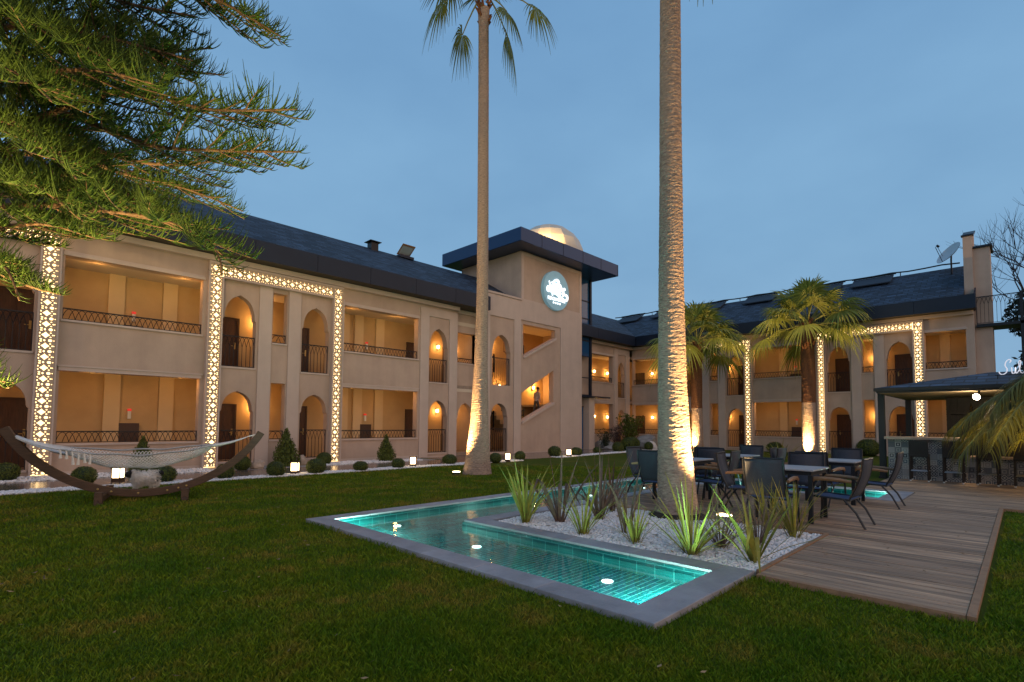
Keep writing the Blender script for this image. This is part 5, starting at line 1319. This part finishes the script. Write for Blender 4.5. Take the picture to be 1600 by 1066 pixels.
# ================================================================== GARDEN FURNITURE
MT['sling'] = mat('sling_fabric', (0.052, 0.060, 0.078), 0.8, 0.2, 60, .2, 200)
MT['sling_seat'] = mat('sling_seat_fabric', (0.030, 0.070, 0.175), 0.75, 0.2, 60, .2, 200)
MT['frame'] = mat('anthracite_frame', (0.022, 0.024, 0.028), 0.4, metal=0.4)
MT['armwood'] = mat('armrest_wood', (0.32, 0.175, 0.08), 0.5, .35, 8, stretch=(6, 1, 6))
MT['tabletop'] = mat('table_top', (0.36, 0.37, 0.39), 0.4, .15, 5)
DZ = .045
def make_chair():
    t = thing('armchair', '', 'chair', (0, 0, 0), 0, 'sling armchairs around the deck tables')
    W2 = .245
    b = MB()
    for i in range(9):
        pass
    vs = []; fs = []; prof = [(-.20 - .145 * q - .035 * math.sin(q * 3.0), .38 + .50 * q) for q in [i / 8 for i in range(9)]]
    for y, z in prof:
        for x in (-W2 + .012, W2 - .012): vs.append((x, y, z)); vs.append((x, y - .008, z))
    for i in range(8): k = i * 4; fs += [(k, k + 2, k + 6, k + 4), (k + 1, k + 5, k + 7, k + 3)]
    fs += [(0, 1, 3, 2), (32, 34, 35, 33)]
    for i in range(8): k = i * 4; fs += [(k, k + 4, k + 5, k + 1), (k + 2, k + 3, k + 7, k + 6)]
    b.add(vs, fs); b.build('back_sling', MT['sling'], t, True)
    b = MB(); vs = []; fs = []
    for i in range(7):
        q = i / 6; y = -.20 + .45 * q; z = .365 + .022 * q - .018 * math.sin(q * math.pi) - (.02 * max(0, q - .85) / .15)
        for x in (-W2 + .012, W2 - .012): vs.append((x, y, z)); vs.append((x, y, z - .01))
    for i in range(6): k = i * 4; fs += [(k, k + 2, k + 6, k + 4), (k + 1, k + 5, k + 7, k + 3), (k, k + 4, k + 5, k + 1), (k + 2, k + 3, k + 7, k + 6)]
    fs += [(0, 1, 3, 2), (24, 26, 27, 25)]
    b.add(vs, fs); b.build('seat_sling', MT['sling_seat'], t)
    b = MB()
    for s in (-1, 1):
        b.tube([(s * W2, .26, .375), (s * W2, -.19, .355)] + [(s * W2, y, z) for y, z in prof], .014, 6)
    b.tube([(-W2, prof[-1][0], prof[-1][1]), (W2, prof[-1][0], prof[-1][1])], .014, 6); b.tube([(-W2, .26, .375), (W2, .26, .375)], .013, 6); b.tube([(-W2, -.19, .35), (W2, -.19, .35)], .013, 6)
    b.build('frame', MT['frame'], t)
    for s in (-1, 1):
        b = MB(); b.tube([(s * (W2 + .02), .29, 0), (s * (W2 + .02), .25, .30), (s * (W2 + .02), .215, .545), (s * (W2 + .02), .17, .585)], .0145, 6); b.build('leg', MT['frame'], t)
        b = MB(); b.tube([(s * (W2 + .005), -.36, 0), (s * (W2 + .005), -.26, .2), (s * (W2 + .005), -.12, .365)], .0145, 6); b.build('leg', MT['frame'], t)
        b = MB(); x = s * (W2 + .02); pr = [(.235, .572), (.20, .604), (.10, .612), (-.08, .606), (-.22, .59)]
        b.tube([(x, y, z) for y, z in pr], [.022, .03, .029, .026, .02], 6); b.build('armrest', MT['armwood'], t)
    return t
def make_table():
    t = thing('table', '', 'table', (0, 0, 0), 0, 'square tables on the deck')
    b = MB(); b.box(-.40, .40, -.40, .40, .695, .72); b.build('table_top', MT['tabletop'], t, bevel=.006)
    b = MB(); 
    for s in (-1, 1): b.box(-.36, .36, s * .35 - .015, s * .35 + .015, .64, .694); b.box(s * .35 - .015, s * .35 + .015, -.335, .335, .641, .693)
    b.build('apron', MT['frame'], t)
    for x in (-1, 1):
        for y in (-1, 1): b = MB(); b.box(x * .35 - .025, x * .35 + .025, y * .35 - .025, y * .35 + .025, 0, .64); b.build('leg', MT['frame'], t)
    return t
tb = None
TABLES = [((8.20, 2.42), 'grey square table nearest the gravel bed and the bar side of the deck'), ((10.55, 2.40), 'grey square table next to the pool end by the bar'), ((8.75, 4.35), 'grey square table closest to the thick palm trunk'), ((10.6, 4.2), 'grey square table farthest back, toward the smaller fan palm')]
for (x, y), l in TABLES:
    t = make_table() if tb is None else copy_tree(tb)
    if tb is None: tb = t
    t.location = (x, y, DZ); t['label'] = l
chs = None
# facing angle is the direction the sitter looks: 0 = +y
TN = ['the table beside the gravel bed', 'the table by the pool end', 'the table close to the thick palm', 'the table farthest back']
CH = []
for k, ((x, y), _) in enumerate(TABLES):
    CH.append((x - .05, y - .60, 0 + rnd.uniform(-.12, .12), 'armchair in side view on the bar side of ' + TN[k]))
    CH.append((x + .05, y + .66, math.pi + rnd.uniform(-.2, .2), 'armchair on the side of %s away from the bar' % TN[k]))
    CH.append((x - .66, y + .05, -math.pi / 2 + rnd.uniform(-.2, .2), 'armchair turning its back to the gravel bed, at ' + TN[k]))
    CH.append((x + .68, y + .02, math.pi / 2 + rnd.uniform(-.2, .2), 'armchair facing the gravel bed, at ' + TN[k]))
CH.append((8.15, 5.0 - .1, -1.9, 'armchair with teal lit back standing by the pool just past the thick palm')) if False else None
for x, y, a, l in CH:
    t = make_chair() if chs is None else copy_tree(chs)
    if chs is None: chs = t
    t.location = (x, y, DZ); t.rotation_euler = (0, 0, a); t['label'] = l

# ================================================================== BAR
def tile_material():
    """patchwork of patterned black, grey and cream cement tiles"""
    m = bpy.data.materials.new('patterned_tiles'); m.use_nodes = True; N = m.node_tree.nodes; L = m.node_tree.links; b = N['Principled BSDF']; b.inputs['Roughness'].default_value = .45
    t = N.new('ShaderNodeTexCoord'); s = N.new('ShaderNodeSeparateXYZ'); L.new(t.outputs['Object'], s.inputs[0]); c = N.new('ShaderNodeCombineXYZ'); L.new(s.outputs['Y'], c.inputs[0]); L.new(s.outputs['Z'], c.inputs[1])
    sc = N.new('ShaderNodeVectorMath'); sc.operation = 'SCALE'; sc.inputs['Scale'].default_value = 7.2; L.new(c.outputs[0], sc.inputs[0])
    fl = N.new('ShaderNodeVectorMath'); fl.operation = 'FLOOR'; L.new(sc.outputs[0], fl.inputs[0]); fr = N.new('ShaderNodeVectorMath'); fr.operation = 'FRACTION'; L.new(sc.outputs[0], fr.inputs[0])
    wn_ = N.new('ShaderNodeTexWhiteNoise'); wn_.noise_dimensions = '2D'; L.new(fl.outputs[0], wn_.inputs['Vector'])
    ctr = N.new('ShaderNodeVectorMath'); ctr.operation = 'SUBTRACT'; L.new(fr.outputs[0], ctr.inputs[0]); ctr.inputs[1].default_value = (.5, .5, 0)
    ab = N.new('ShaderNodeVectorMath'); ab.operation = 'ABSOLUTE'; L.new(ctr.outputs[0], ab.inputs[0])
    s2 = N.new('ShaderNodeSeparateXYZ'); L.new(ab.outputs[0], s2.inputs[0])
    def mth(op, a, b_=None, v=None):
        n = N.new('ShaderNodeMath'); n.operation = op; L.new(a, n.inputs[0])
        if b_ is not None: L.new(b_, n.inputs[1])
        elif v is not None: n.inputs[1].default_value = v
        return n.outputs[0]
    sm = mth('ADD', s2.outputs[0], s2.outputs[1]); mxx = mth('MAXIMUM', s2.outputs[0], s2.outputs[1])
    wv = mth('SINE', mth('MULTIPLY', sm, None, 17.0)); wv2 = mth('SINE', mth('MULTIPLY', mxx, None, 21.0))
    fr1 = mth('MULTIPLY', wn_.outputs['Value'], None, 7.0); sel = mth('GREATER_THAN', mth('FRACT', fr1), None, .5)
    mixp = N.new('ShaderNodeMix'); L.new(sel, mixp.inputs[0]); L.new(wv, mixp.inputs[2]); L.new(wv2, mixp.inputs[3])
    th = mth('GREATER_THAN', mixp.outputs[0], None, .1)
    r = N.new('ShaderNodeValToRGB'); r.color_ramp.interpolation = 'CONSTANT'; L.new(wn_.outputs['Value'], r.inputs[0]); e = r.color_ramp.elements
    e[0].position = 0; e[0].color = (.03, .03, .035, 1); e[1].position = .3; e[1].color = (.10, .10, .11, 1); x = e.new(.55); x.color = (.05, .075, .09, 1); x = e.new(.75); x.color = (.30, .27, .23, 1)
    r2 = N.new('ShaderNodeValToRGB'); r2.color_ramp.interpolation = 'CONSTANT'; L.new(mth('FRACT', mth('MULTIPLY', wn_.outputs['Value'], None, 13.0)), r2.inputs[0]); e = r2.color_ramp.elements
    e[0].position = 0; e[0].color = (.42, .38, .33, 1); e[1].position = .5; e[1].color = (.30, .28, .26, 1); x = e.new(.8); x.color = (.12, .12, .12, 1)
    mc = N.new('ShaderNodeMixRGB'); L.new(th, mc.inputs[0]); L.new(r.outputs[0], mc.inputs[1]); L.new(r2.outputs[0], mc.inputs[2])
    gr = mth('GREATER_THAN', mxx, None, .475); mg = N.new('ShaderNodeMixRGB'); L.new(gr, mg.inputs[0]); L.new(mc.outputs[0], mg.inputs[1]); mg.inputs[2].default_value = (.16, .145, .13, 1)
    L.new(mg.outputs[0], b.inputs['Base Color']); return m
MT['tiles'] = tile_material()
MT['counterwood'] = mat('counter_wood', (0.58, 0.40, 0.27), 0.5, .3, 4, .1, stretch=(8, 1, 8))
MT['darkwood'] = mat('dark_post_wood', (0.020, 0.016, 0.013), 0.55)
ob = (18.5, 0, 0)
t = thing('bar_kiosk', 'open garden bar with low dark hipped roof, patterned tile counter and wooden top', 'bar', ob)
b = MB(ob); b.box(16.32, 16.75, .95, 2.5, DZ, 1.03); b.box(16.32, 16.75, -4.6, .945, DZ, .62); b.box(16.755, 19.6, 2.3, 2.5, DZ, 1.025)
cnt = b.build('counter', MT['tiles'], t)
b = MB(ob); b.box(16.18, 16.95, .93, 2.56, 1.033, 1.10); b.build('counter_top', MT['counterwood'], cnt, bevel=.008)
b = MB(ob); b.box(16.28, 16.95, -4.6, .925, .622, .665); b.build('counter_top', MT['counterwood'], cnt)
for x, y in ((16.62, 2.66), (20.5, 2.58), (16.62, -4.8), (20.5, -4.8)):
    b = MB(ob); b.box(x - .07, x + .07, y - .07, y + .07, 0, 2.25); b.box(x - .09, x + .09, y - .09, y + .09, 0, .06); b.build('post', MT['darkwood'], t)
b = MB(ob)
ex0, ex1, ey0, ey1 = 16.0, 21.2, -5.6, 2.72; ez = 2.33; rx, ry0, ry1, rz_ = 18.6, -3.2, .6, 2.80
vs = [(ex0, ey0, ez), (ex1, ey0, ez), (ex1, ey1, ez), (ex0, ey1, ez), (rx, ry0, rz_), (rx, ry1, rz_)]
b.add(vs, [(0, 1, 4), (2, 3, 5), (1, 2, 5, 4), (3, 0, 4, 5), (3, 2, 1, 0)]); rf = b.build('roof', MT['shingle_y'], t)
b = MB(ob)
for z0, z1, e in ((2.25, 2.325, 0), (2.20, 2.248, .05)):
    b.box(ex0 + e, ex0 + e + .04, ey0, ey1 - e, z0, z1); b.box(ex1 - e - .04, ex1 - e, ey0, ey1 - e, z0, z1); b.box(ex0 + e + .042, ex1 - e - .042, ey1 - e - .04, ey1 - e, z0, z1)
b.build('gutter', MT['darkwood'], rf)
b = MB(ob); b.box(16.1, 21.1, -5.5, 2.62, 2.20, 2.245); b.build('canopy_ceiling', mat('canopy_board', (0.20, 0.155, 0.10), .7), t)
b = MB(ob)
b.box(19.5, 19.56, -4.5, 1.58, .05, 2.195)
for k in range(40):
    y = -4.45 + k * .152; b.box(19.46, 19.498, y, y + .02, .06, 2.19)
for k in range(14): z = .2 + k * .15; b.box(19.44, 19.459, -4.5, 1.58, z, z + .02)
b.build('back_screen', MT['darkwood'], t)
MT['bottle'] = mat('bottle_glass', (0.05, 0.035, 0.012), 0.12, island=.5, spec=.8)
for k in range(7):
    b = MB(); b.lathe([(.035, 0), (.036, .16), (.012, .21), (.012, .27)], 10)
    q = tag(b.build('bottle', MT['bottle']), 'small bottle standing on the shelf of the dark bar screen', 'bottle', 'bottles on the bar shelf'); q.location = (19.33, -.95 + .33 * k, 1.75)
b = MB(ob); b.box(19.22, 19.439, -1.3, 1.5, 1.72, 1.748); b.build('shelf', MT['darkwood'], t)
b = MB(); b.tube([(0, 0, .05), (0, 0, .12)], .02, 6); b.tube([(0, 0, .03), (-.08, .04, -.02)], [.05, .075], 12); t2 = thing('spotlight', 'small bright spotlight fixed under the bar roof edge', 'spotlight', (16.25, .72, 2.08)); b.build('housing', MT['darkmetal'], t2)
b = MB(); b.lathe([(.075, 0), (.07, .01), (.02, .025)], 14); q = b.build('lens', mat('spot_lens', (1, .9, .8), .4, emit=(1.0, .82, .6), es=40), t2); q.location = (-.082, .041, -.024); q.rotation_euler = Vector((-.9, .45, -.45)).to_track_quat('Z', 'Y').to_euler()
lamp('POINT', (-.02, .10, -.16), 45, (1.0, .75, .45), t2, .05, name='spotlight_glow')
# stools
MT['wicker'] = mat('dark_wicker', (0.022, 0.016, 0.012), .6, .4, 30, .6, 120)
st0 = None
SL = ['dark wicker bar stool at the free end of the wooden counter', 'dark wicker bar stool at the middle of the wooden counter, second from its free end', 'dark wicker bar stool at the low counter, partly behind the drooping fronds', 'dark wicker bar stool farthest along the low counter, mostly behind the fronds']
for i, y in enumerate((1.83, 1.20, .60, .0)):
    if st0 is None:
        t = thing('bar_stool', SL[i], 'bar stool', (0, 0, 0), 0, 'wicker bar stools at the counter'); st0 = t
        b = MB(); b.box(-.18, .18, -.19, .19, .58, .66); b.build('seat', MT['wicker'], t, bevel=.015)
        b = MB(); b.add([(-.17, -.19, .58), (-.125, -.19, .58), (-.125, .19, .58), (-.17, .19, .58), (-.225, -.185, .98), (-.185, -.185, .98), (-.185, .185, .98), (-.225, .185, .98)], [(3, 2, 1, 0), (4, 5, 6, 7), (0, 1, 5, 4), (1, 2, 6, 5), (2, 3, 7, 6), (3, 0, 4, 7)]); b.build('backrest', MT['wicker'], t, bevel=.012)
        for sx in (-1, 1):
            for sy in (-1, 1):
                b = MB(); b.tube([(sx * .165, sy * .172, .03), (sx * .155, sy * .165, .58)], .022, 4); q = b.build('leg', MT['wicker'], t)
                b = MB(); b.lathe([(.018, 0), (.02, .03)], 8, (sx * .165, sy * .172, 0)); b.build('foot_cap', MT['white_box'], q)
        b = MB(); 
        for sx in (-1, 1): b.tube([(sx * .162, -.17, .25), (sx * .162, .17, .25)], .012, 6)
        for sy in (-1, 1): b.tube([(-.162, sy * .17, .25), (.162, sy * .17, .25)], .012, 6)
        b.build('footrest', MT['steel'], t)
    else: t = copy_tree(st0); t['label'] = SL[i]
    t.location = (16.0, y, DZ); t.rotation_euler = (0, 0, rnd.uniform(-.08, .08))
# white script sign on the bar roof
def script():
    t = thing('script_sign', 'white handwritten letters reading Sul on a thin frame above the bar roof', 'sign', (17.0, 0, 2.55))
    MTn = mat('sign_tube', (.8, .8, .82), .4, emit=(.85, .85, .95), es=.55)
    def cm(pts):
        P3 = [Vector((0, p[0], p[1])) for p in pts]; out = []
        for i in range(len(P3) - 1):
            p0 = P3[max(i - 1, 0)]; p1 = P3[i]; p2 = P3[i + 1]; p3 = P3[min(i + 2, len(P3) - 1)]
            for k in range(6):
                u = k / 6; out.append(.5 * ((2 * p1) + (p2 - p0) * u + (2 * p0 - 5 * p1 + 4 * p2 - p3) * u * u + (3 * p1 - p0 - 3 * p2 + p3) * u ** 3))
        out.append(P3[-1]); return out
    # y runs against the reading direction, so letters step towards -y
    S_ = [(.38, .13), (.36, .08), (.31, .06), (.25, .11), (.24, .19), (.27, .27), (.25, .36), (.20, .41), (.165, .38), (.19, .33)]
    u_ = [(.16, .22), (.155, .10), (.135, .075), (.105, .10), (.09, .22), (.092, .10), (.075, .075)]
    l_ = [(.075, .075), (.03, .16), (.0, .34), (.02, .37), (.035, .30), (.015, .12), (-.02, .075), (-.06, .11), (-.09, .2)]
    for nm, pts in (('letter', S_), ('letter', u_), ('letter', l_)):
        b = MB(); b.tube(cm(pts), .011, 6); b.build(nm, MTn, t)
    b = MB(); b.box(-.012, .012, -.5, .45, .04, .055); b.box(-.012, .012, .40, .415, -.12, .05); b.box(-.012, .012, -.45, -.435, -.12, .05); b.build('support', MT['darkmetal'], t)
script()

# ================================================================== FIGURES
def skin_body(name, V, E_, rad, m, sub=2, parent=None, loc=None, root=0):
    me = bpy.data.meshes.new(name); me.from_pydata(V, E_, []); o = bpy.data.objects.new(name, me); link(o, parent)
    bm = bmesh.new(); bm.from_mesh(me); ly = bm.verts.layers.skin.verify()
    for i, v in enumerate(bm.verts):
        r = rad[i]; v[ly].radius = (r, r) if not hasattr(r, '__len__') else r
        v[ly].use_root = (i == root)
    bm.to_mesh(me); bm.free()
    k = o.modifiers.new('skin', 'SKIN'); k.use_smooth_shade = True
    s = o.modifiers.new('subsurf', 'SUBSURF'); s.levels = sub; s.render_levels = sub
    dg = bpy.context.evaluated_depsgraph_get(); dg.update()
    ev = o.evaluated_get(dg); m2 = bpy.data.meshes.new_from_object(ev); m2.name = name
    o.modifiers.clear(); o.data = m2; m2.materials.clear(); m2.materials.append(m)
    if loc is not None: o.location = loc
    return o
MT['skin'] = mat('skin', (0.50, 0.30, 0.21), 0.6); MT['hair'] = mat('hair', (0.045, 0.025, 0.014), .8, .4, 30)
MT['shirt'] = mat('pale_shirt', (0.40, 0.36, 0.36), .9, col2=(.20, .17, .17), vs=9, stretch=(.4, .4, 5)); MT['trousers'] = mat('dark_trousers', (0.05, 0.045, 0.045), .9)
def person():
    o = (19.72, 17.62, 1.73); t = thing('person', 'person in a pale striped shirt climbing the stairs behind the slanted opening', 'person', o, 0)
    H = 1.50
    V = [(0, 0, .80), (.03, 0, .98), (.07, 0, 1.14), (.085, 0, 1.235), (.10, 0, 1.29),      # pelvis..neck
         (.07, -.13, 1.19), (.02, -.19, .98), (.12, -.17, .80), (.07, .13, 1.19), (.04, .19, .98), (.16, .16, .85),
         (0, -.075, .78), (.10, -.08, .47), (.06, -.08, .10), (.0, .075, .76), (-.06, .08, .42), (-.17, .08, .12), (.15, -.08, .05), (-.10, .08, .05)]
    E2 = [(0, 1), (1, 2), (2, 3), (3, 4), (3, 5), (5, 6), (6, 7), (3, 8), (8, 9), (9, 10), (0, 11), (11, 12), (12, 13), (0, 14), (14, 15), (15, 16), (13, 17), (16, 18)]
    rad = [(.12, .09), (.11, .085), (.125, .09), (.08, .07), .042, .055, .042, .034, .055, .042, .034, .08, .058, .04, .08, .058, .04, .035, .035]
    body = skin_body('body', V, E2, rad, MT['shirt'], parent=t)
    body.data.materials.append(MT['trousers']); body.data.materials.append(MT['skin'])
    for p in body.data.polygons:
        z = p.center.z
        if z < .80: p.material_index = 1
        if z > 1.255: p.material_index = 2
        if p.center.y ** 2 > .02 and z < .93 and abs(p.center.y) > .135: p.material_index = 2
    b = MB(); n = 18; pr = []
    for i in range(n):
        a = math.pi * i / (n - 1); z = -math.cos(a); r = math.sin(a) * (.080 if z > 0 else .080 * (1 - .30 * z * z)); pr.append((max(r, .002), z * .108))
    b.lathe(pr, 20, (.125, 0, 1.385))
    b.v = [(x + (.018 if (x > .19 and abs(y) < .018 and 1.35 < z < 1.395) else 0), y * .9, z) for x, y, z in b.v]
    h = b.build('head', MT['skin'], body, True)
    b = MB(); b.lathe([(.002, -.02), (.087, -.005), (.09, .03), (.078, .075), (.045, .11), (.002, .122)], 18, (.112, 0, 1.392)); b.build('hair', MT['hair'], body, True)
    for s in (-1, 1):
        b = MB(); b.lathe([(.002, -.01), (.011, 0), (.002, .01)], 8, (.196, s * .028, 1.395)); b.build('eye', MT['hair'], h)
        b = MB(); b.lathe([(.004, -.024), (.014, 0), (.004, .024)], 8, (.118, s * .076, 1.385)); b.build('ear', MT['skin'], h)
        w = Vector((.12, -.17, .80)) if s < 0 else Vector((.16, .16, .85))
        for k in range(5):
            b = MB(); f = Vector((.018 * (k - 2), 0, -.02)); L = [.045, .07, .078, .07, .055][k]
            d = Vector((.25 + .1 * k, -s * .15, -.9)).normalized() if k else Vector((.8, -s * .3, -.5)).normalized()
            b.tube([w + f, w + f + d * L * .6, w + f + (d + Vector((.25, 0, 0))) * L], [.010, .008, .006], 6); b.build('finger', MT['skin'], body, True)
person()
MT['fur_w'] = mat('cream_fur', (0.95, 0.88, 0.78), .95, .15, 12, .7, 60); MT['fur_d'] = mat('black_fur', (0.02, 0.018, 0.018), .95, .3, 20, .6, 60)
def dog():
    o = (2.34, 12.35, 0); t = thing('dog', 'small fluffy cream dog with dark head and black tail standing under the hammock', 'dog', o, R(168))
    V = [(-.10, 0, .25), (.03, 0, .255), (.15, 0, .265), (.215, 0, .30), (.28, 0, .335), (.355, 0, .315),
         (.14, -.06, .17), (.145, -.06, .09), (.155, -.06, .02), (.14, .06, .17), (.145, .06, .09), (.155, .06, .02),
         (-.13, -.06, .18), (-.10, -.065, .12), (-.145, -.065, .07), (-.12, -.065, .02), (-.13, .06, .18), (-.10, .065, .12), (-.145, .065, .07), (-.12, .065, .02),
         (-.18, 0, .32), (-.25, 0, .36), (-.27, 0, .28)]
    E2 = [(0, 1), (1, 2), (2, 3), (3, 4), (4, 5), (2, 6), (6, 7), (7, 8), (2, 9), (9, 10), (10, 11), (0, 12), (12, 13), (13, 14), (14, 15), (0, 16), (16, 17), (17, 18), (18, 19), (0, 20), (20, 21), (21, 22)]
    rad = [.105, .125, .12, .075, .078, .038, .05, .034, .028, .05, .034, .028, .06, .045, .03, .028, .06, .045, .03, .028, .035, .055, .03]
    body = skin_body('body', V, E2, rad, MT['fur_w'], parent=t); body.data.materials.append(MT['fur_d'])
    for p in body.data.polygons:
        if p.center.x > .235 or p.center.x < -.17: p.material_index = 1
    # long coat
    me = body.data; rs = np.random.RandomState(2); n = 6000; pv = [p for p in me.polygons if -.19 < p.center.x < .25 and p.center.z > .09]
    Vv, Q = [], []; mi = []
    for k in range(n):
        p = pv[rs.randint(len(pv))]; c = p.center + Vector(rs.normal(size=3)) * .006; d = (p.normal + Vector((-.5, 0, -.7)) * .8 + Vector(rs.normal(size=3)) * .25).normalized(); w = d.cross(Vector(rs.normal(size=3))).normalized() * .004; L = rs.uniform(.04, .085)
        k0 = len(Vv); Vv += [c - w, c + w, c + d * L]; Q.append((k0, k0 + 1, k0 + 2))
    np_mesh('fur', Vv, Q, MT['fur_w'], body)
    for s in (-1, 1):
        b = MB(); b.tube([(.265, s * .05, .39), (.26, s * .08, .355), (.27, s * .085, .29)], [.02, .028, .012], 6); b.build('ear', MT['fur_d'], body, True)
        b = MB(); b.lathe([(.002, -.008), (.009, 0), (.002, .008)], 8, (.345, s * .026, .355)); b.build('eye', MT['brass'], body)
    b = MB(); b.lathe([(.003, -.01), (.013, 0), (.003, .01)], 8, (.392, 0, .32)); b.build('nose', MT['fur_d'], body)
dog()

# ================================================================== GRASS BLADES
def grass():
    rs = np.random.RandomState(5); n = 620000
    th = math.atan2(hd.y, hd.x) + rs.uniform(-.95, .95, n)
    r = 1.5 * (17.0 / 1.5) ** rs.uniform(0, 1, n) ** .92
    x = r * np.cos(th); y = r * np.sin(th)
    ok = ~((x > RX0 - .01) & (x < IX0 + .01) & (y > RY0 - .01) & (y < RY1 + .01)) & ~((x > RX0) & (x < RX1 + .01) & (y > IY1 - .05) & (y < RY1 + .01))
    ok &= ~((x > 4.82) & (x < 17.0) & (y > .235) & (y < 5.25)) & ~((x > 11.55) & (x < 17.0) & (y < .3)) & (y < 13.12) & ~((x > IX1) & (x < RX1) & (y > 1.6) & (y < 7))
    ok &= ~((x - 9.42) ** 2 + (y - 10.55) ** 2 < .16)
    x, y, r = x[ok], y[ok], r[ok]; n = len(x)
    pat = .5 + .5 * np.sin(x * 2.1 + 1.3 * np.sin(y * 1.7)) * np.sin(y * 2.6 + 1.1 * np.sin(x * 2.3))
    h = rs.uniform(.016, .040, n) * (.75 + .5 * pat) * np.clip(.9 + r * .02, .9, 1.2); a = rs.uniform(0, 6.28, n); ln = rs.uniform(.1, 1.1, n) * h; w = .0011 + .0006 * r * rs.uniform(.6, 1.2, n)
    de = np.minimum(np.abs(np.where((y > RY0 - .3) & (y < RY1 + .3), x - RX0, 9)), np.minimum(np.abs(np.where((x > RX0 - .3) & (x < IX0 + .3), y - RY0, 9)), np.abs(np.where((x > RX0 - .3) & (x < RX1 + .3), y - RY1, 9))))
    de = np.minimum(de, np.minimum(np.abs(np.where((x > 4.7) & (x < 11.7), y - .27, 9)), np.abs(np.where((y > .2) & (y < 1.8), x - 4.83, 9))))
    h = h * (1 + .9 * np.clip(1 - de / .07, 0, 1) * (rs.uniform(0, 1, n) > .3) * (.4 + .6 * pat))
    ca, sa = np.cos(a), np.sin(a); b = rs.uniform(0, 6.28, n); cb, sb = np.cos(b) * w, np.sin(b) * w
    z0 = np.zeros(n) - .002
    V = np.stack([np.stack([x - cb, y - sb, z0], 1), np.stack([x + cb, y + sb, z0], 1), np.stack([x + ca * ln * .45 + cb * .7, y + sa * ln * .45 + sb * .7, h * .65], 1), np.stack([x + ca * ln, y + sa * ln, h], 1)], 1).reshape(-1, 3)
    k = np.arange(n)[:, None] * 4
    Fc = np.concatenate([k + np.array([[0, 1, 2]]), k + np.array([[0, 2, 3]])], 0)
    me = np_mesh('grass', V, Fc, MT['blade']); tag(me, kind='stuff')
def blade_material():
    m = bpy.data.materials.new('grass_blade'); m.use_nodes = True
    N = m.node_tree.nodes; L = m.node_tree.links; b = N['Principled BSDF']; b.inputs['Roughness'].default_value = .6; b.inputs['Specular IOR Level'].default_value = .2
    t = N.new('ShaderNodeTexCoord'); n = N.new('ShaderNodeTexNoise'); n.inputs['Scale'].default_value = 1.3; n.inputs['Detail'].default_value = 7; n.inputs['Roughness'].default_value = .7; L.new(t.outputs['Object'], n.inputs['Vector'])
    r = N.new('ShaderNodeValToRGB'); L.new(n.outputs[0], r.inputs[0]); e = r.color_ramp.elements
    e[0].position = .40; e[0].color = (.082, .166, .005, 1); e[1].position = .64; e[1].color = (.27, .215, .030, 1); x = e.new(.52); x.color = (.148, .212, .008, 1)
    g = N.new('ShaderNodeNewGeometry'); mr2 = N.new('ShaderNodeMapRange'); L.new(g.outputs['Random Per Island'], mr2.inputs[0]); mr2.inputs[3].default_value = .55; mr2.inputs[4].default_value = 1.35
    v = N.new('ShaderNodeVectorMath'); v.operation = 'SCALE'; L.new(r.outputs[0], v.inputs[0]); L.new(mr2.outputs[0], v.inputs['Scale']); L.new(v.outputs[0], b.inputs['Base Color'])
    tr = N.new('ShaderNodeBsdfTranslucent'); L.new(v.outputs[0], tr.inputs[0]); mx = N.new('ShaderNodeMixShader'); mx.inputs[0].default_value = .2; L.new(b.outputs[0], mx.inputs[1]); L.new(tr.outputs[0], mx.inputs[2]); L.new(mx.outputs[0], N['Material Output'].inputs[0])
    return m
MT['blade'] = blade_material()
grass()

# dry leaves and twigs lying about
def litter():
    rs = np.random.RandomState(8); P = []
    for _ in range(70): P.append((rs.uniform(4.98, 7.15), rs.uniform(1.8, 5.1), .058, rs.uniform(.02, .05)))
    for _ in range(260):
        th = math.atan2(hd.y, hd.x) + rs.uniform(-.8, .8); r = rs.uniform(2.2, 12.5); x, y = r * math.cos(th), r * math.sin(th)
        if (RX0 - .1 < x < 17 and -.1 < y < 7.1) or y > 13: continue
        P.append((x, y, .036, rs.uniform(.015, .032)))
    for _ in range(40): P.append((rs.uniform(5, 11.2), rs.uniform(.4, 1.6), .052, rs.uniform(.015, .03)))
    V, Q = [], []
    for x, y, z, L in P:
        a = rs.uniform(0, 6.28); c, s_ = math.cos(a), math.sin(a); w = L * rs.uniform(.18, .45); k = len(V); t1, t2 = rs.uniform(-.3, .5, 2)
        for u, v, h in ((-L, 0, t1 * L), (0, w, 0), (L, 0, t2 * L), (0, -w, .004)): V.append((x + u * c - v * s_, y + u * s_ + v * c, z + max(0, h)))
        Q.append((k, k + 1, k + 2, k + 3))
    tag(np_mesh('fallen_leaves', V, Q, mat('dry_leaf', (0.30, 0.19, 0.09), .8, island=.6)), kind='stuff')
litter()
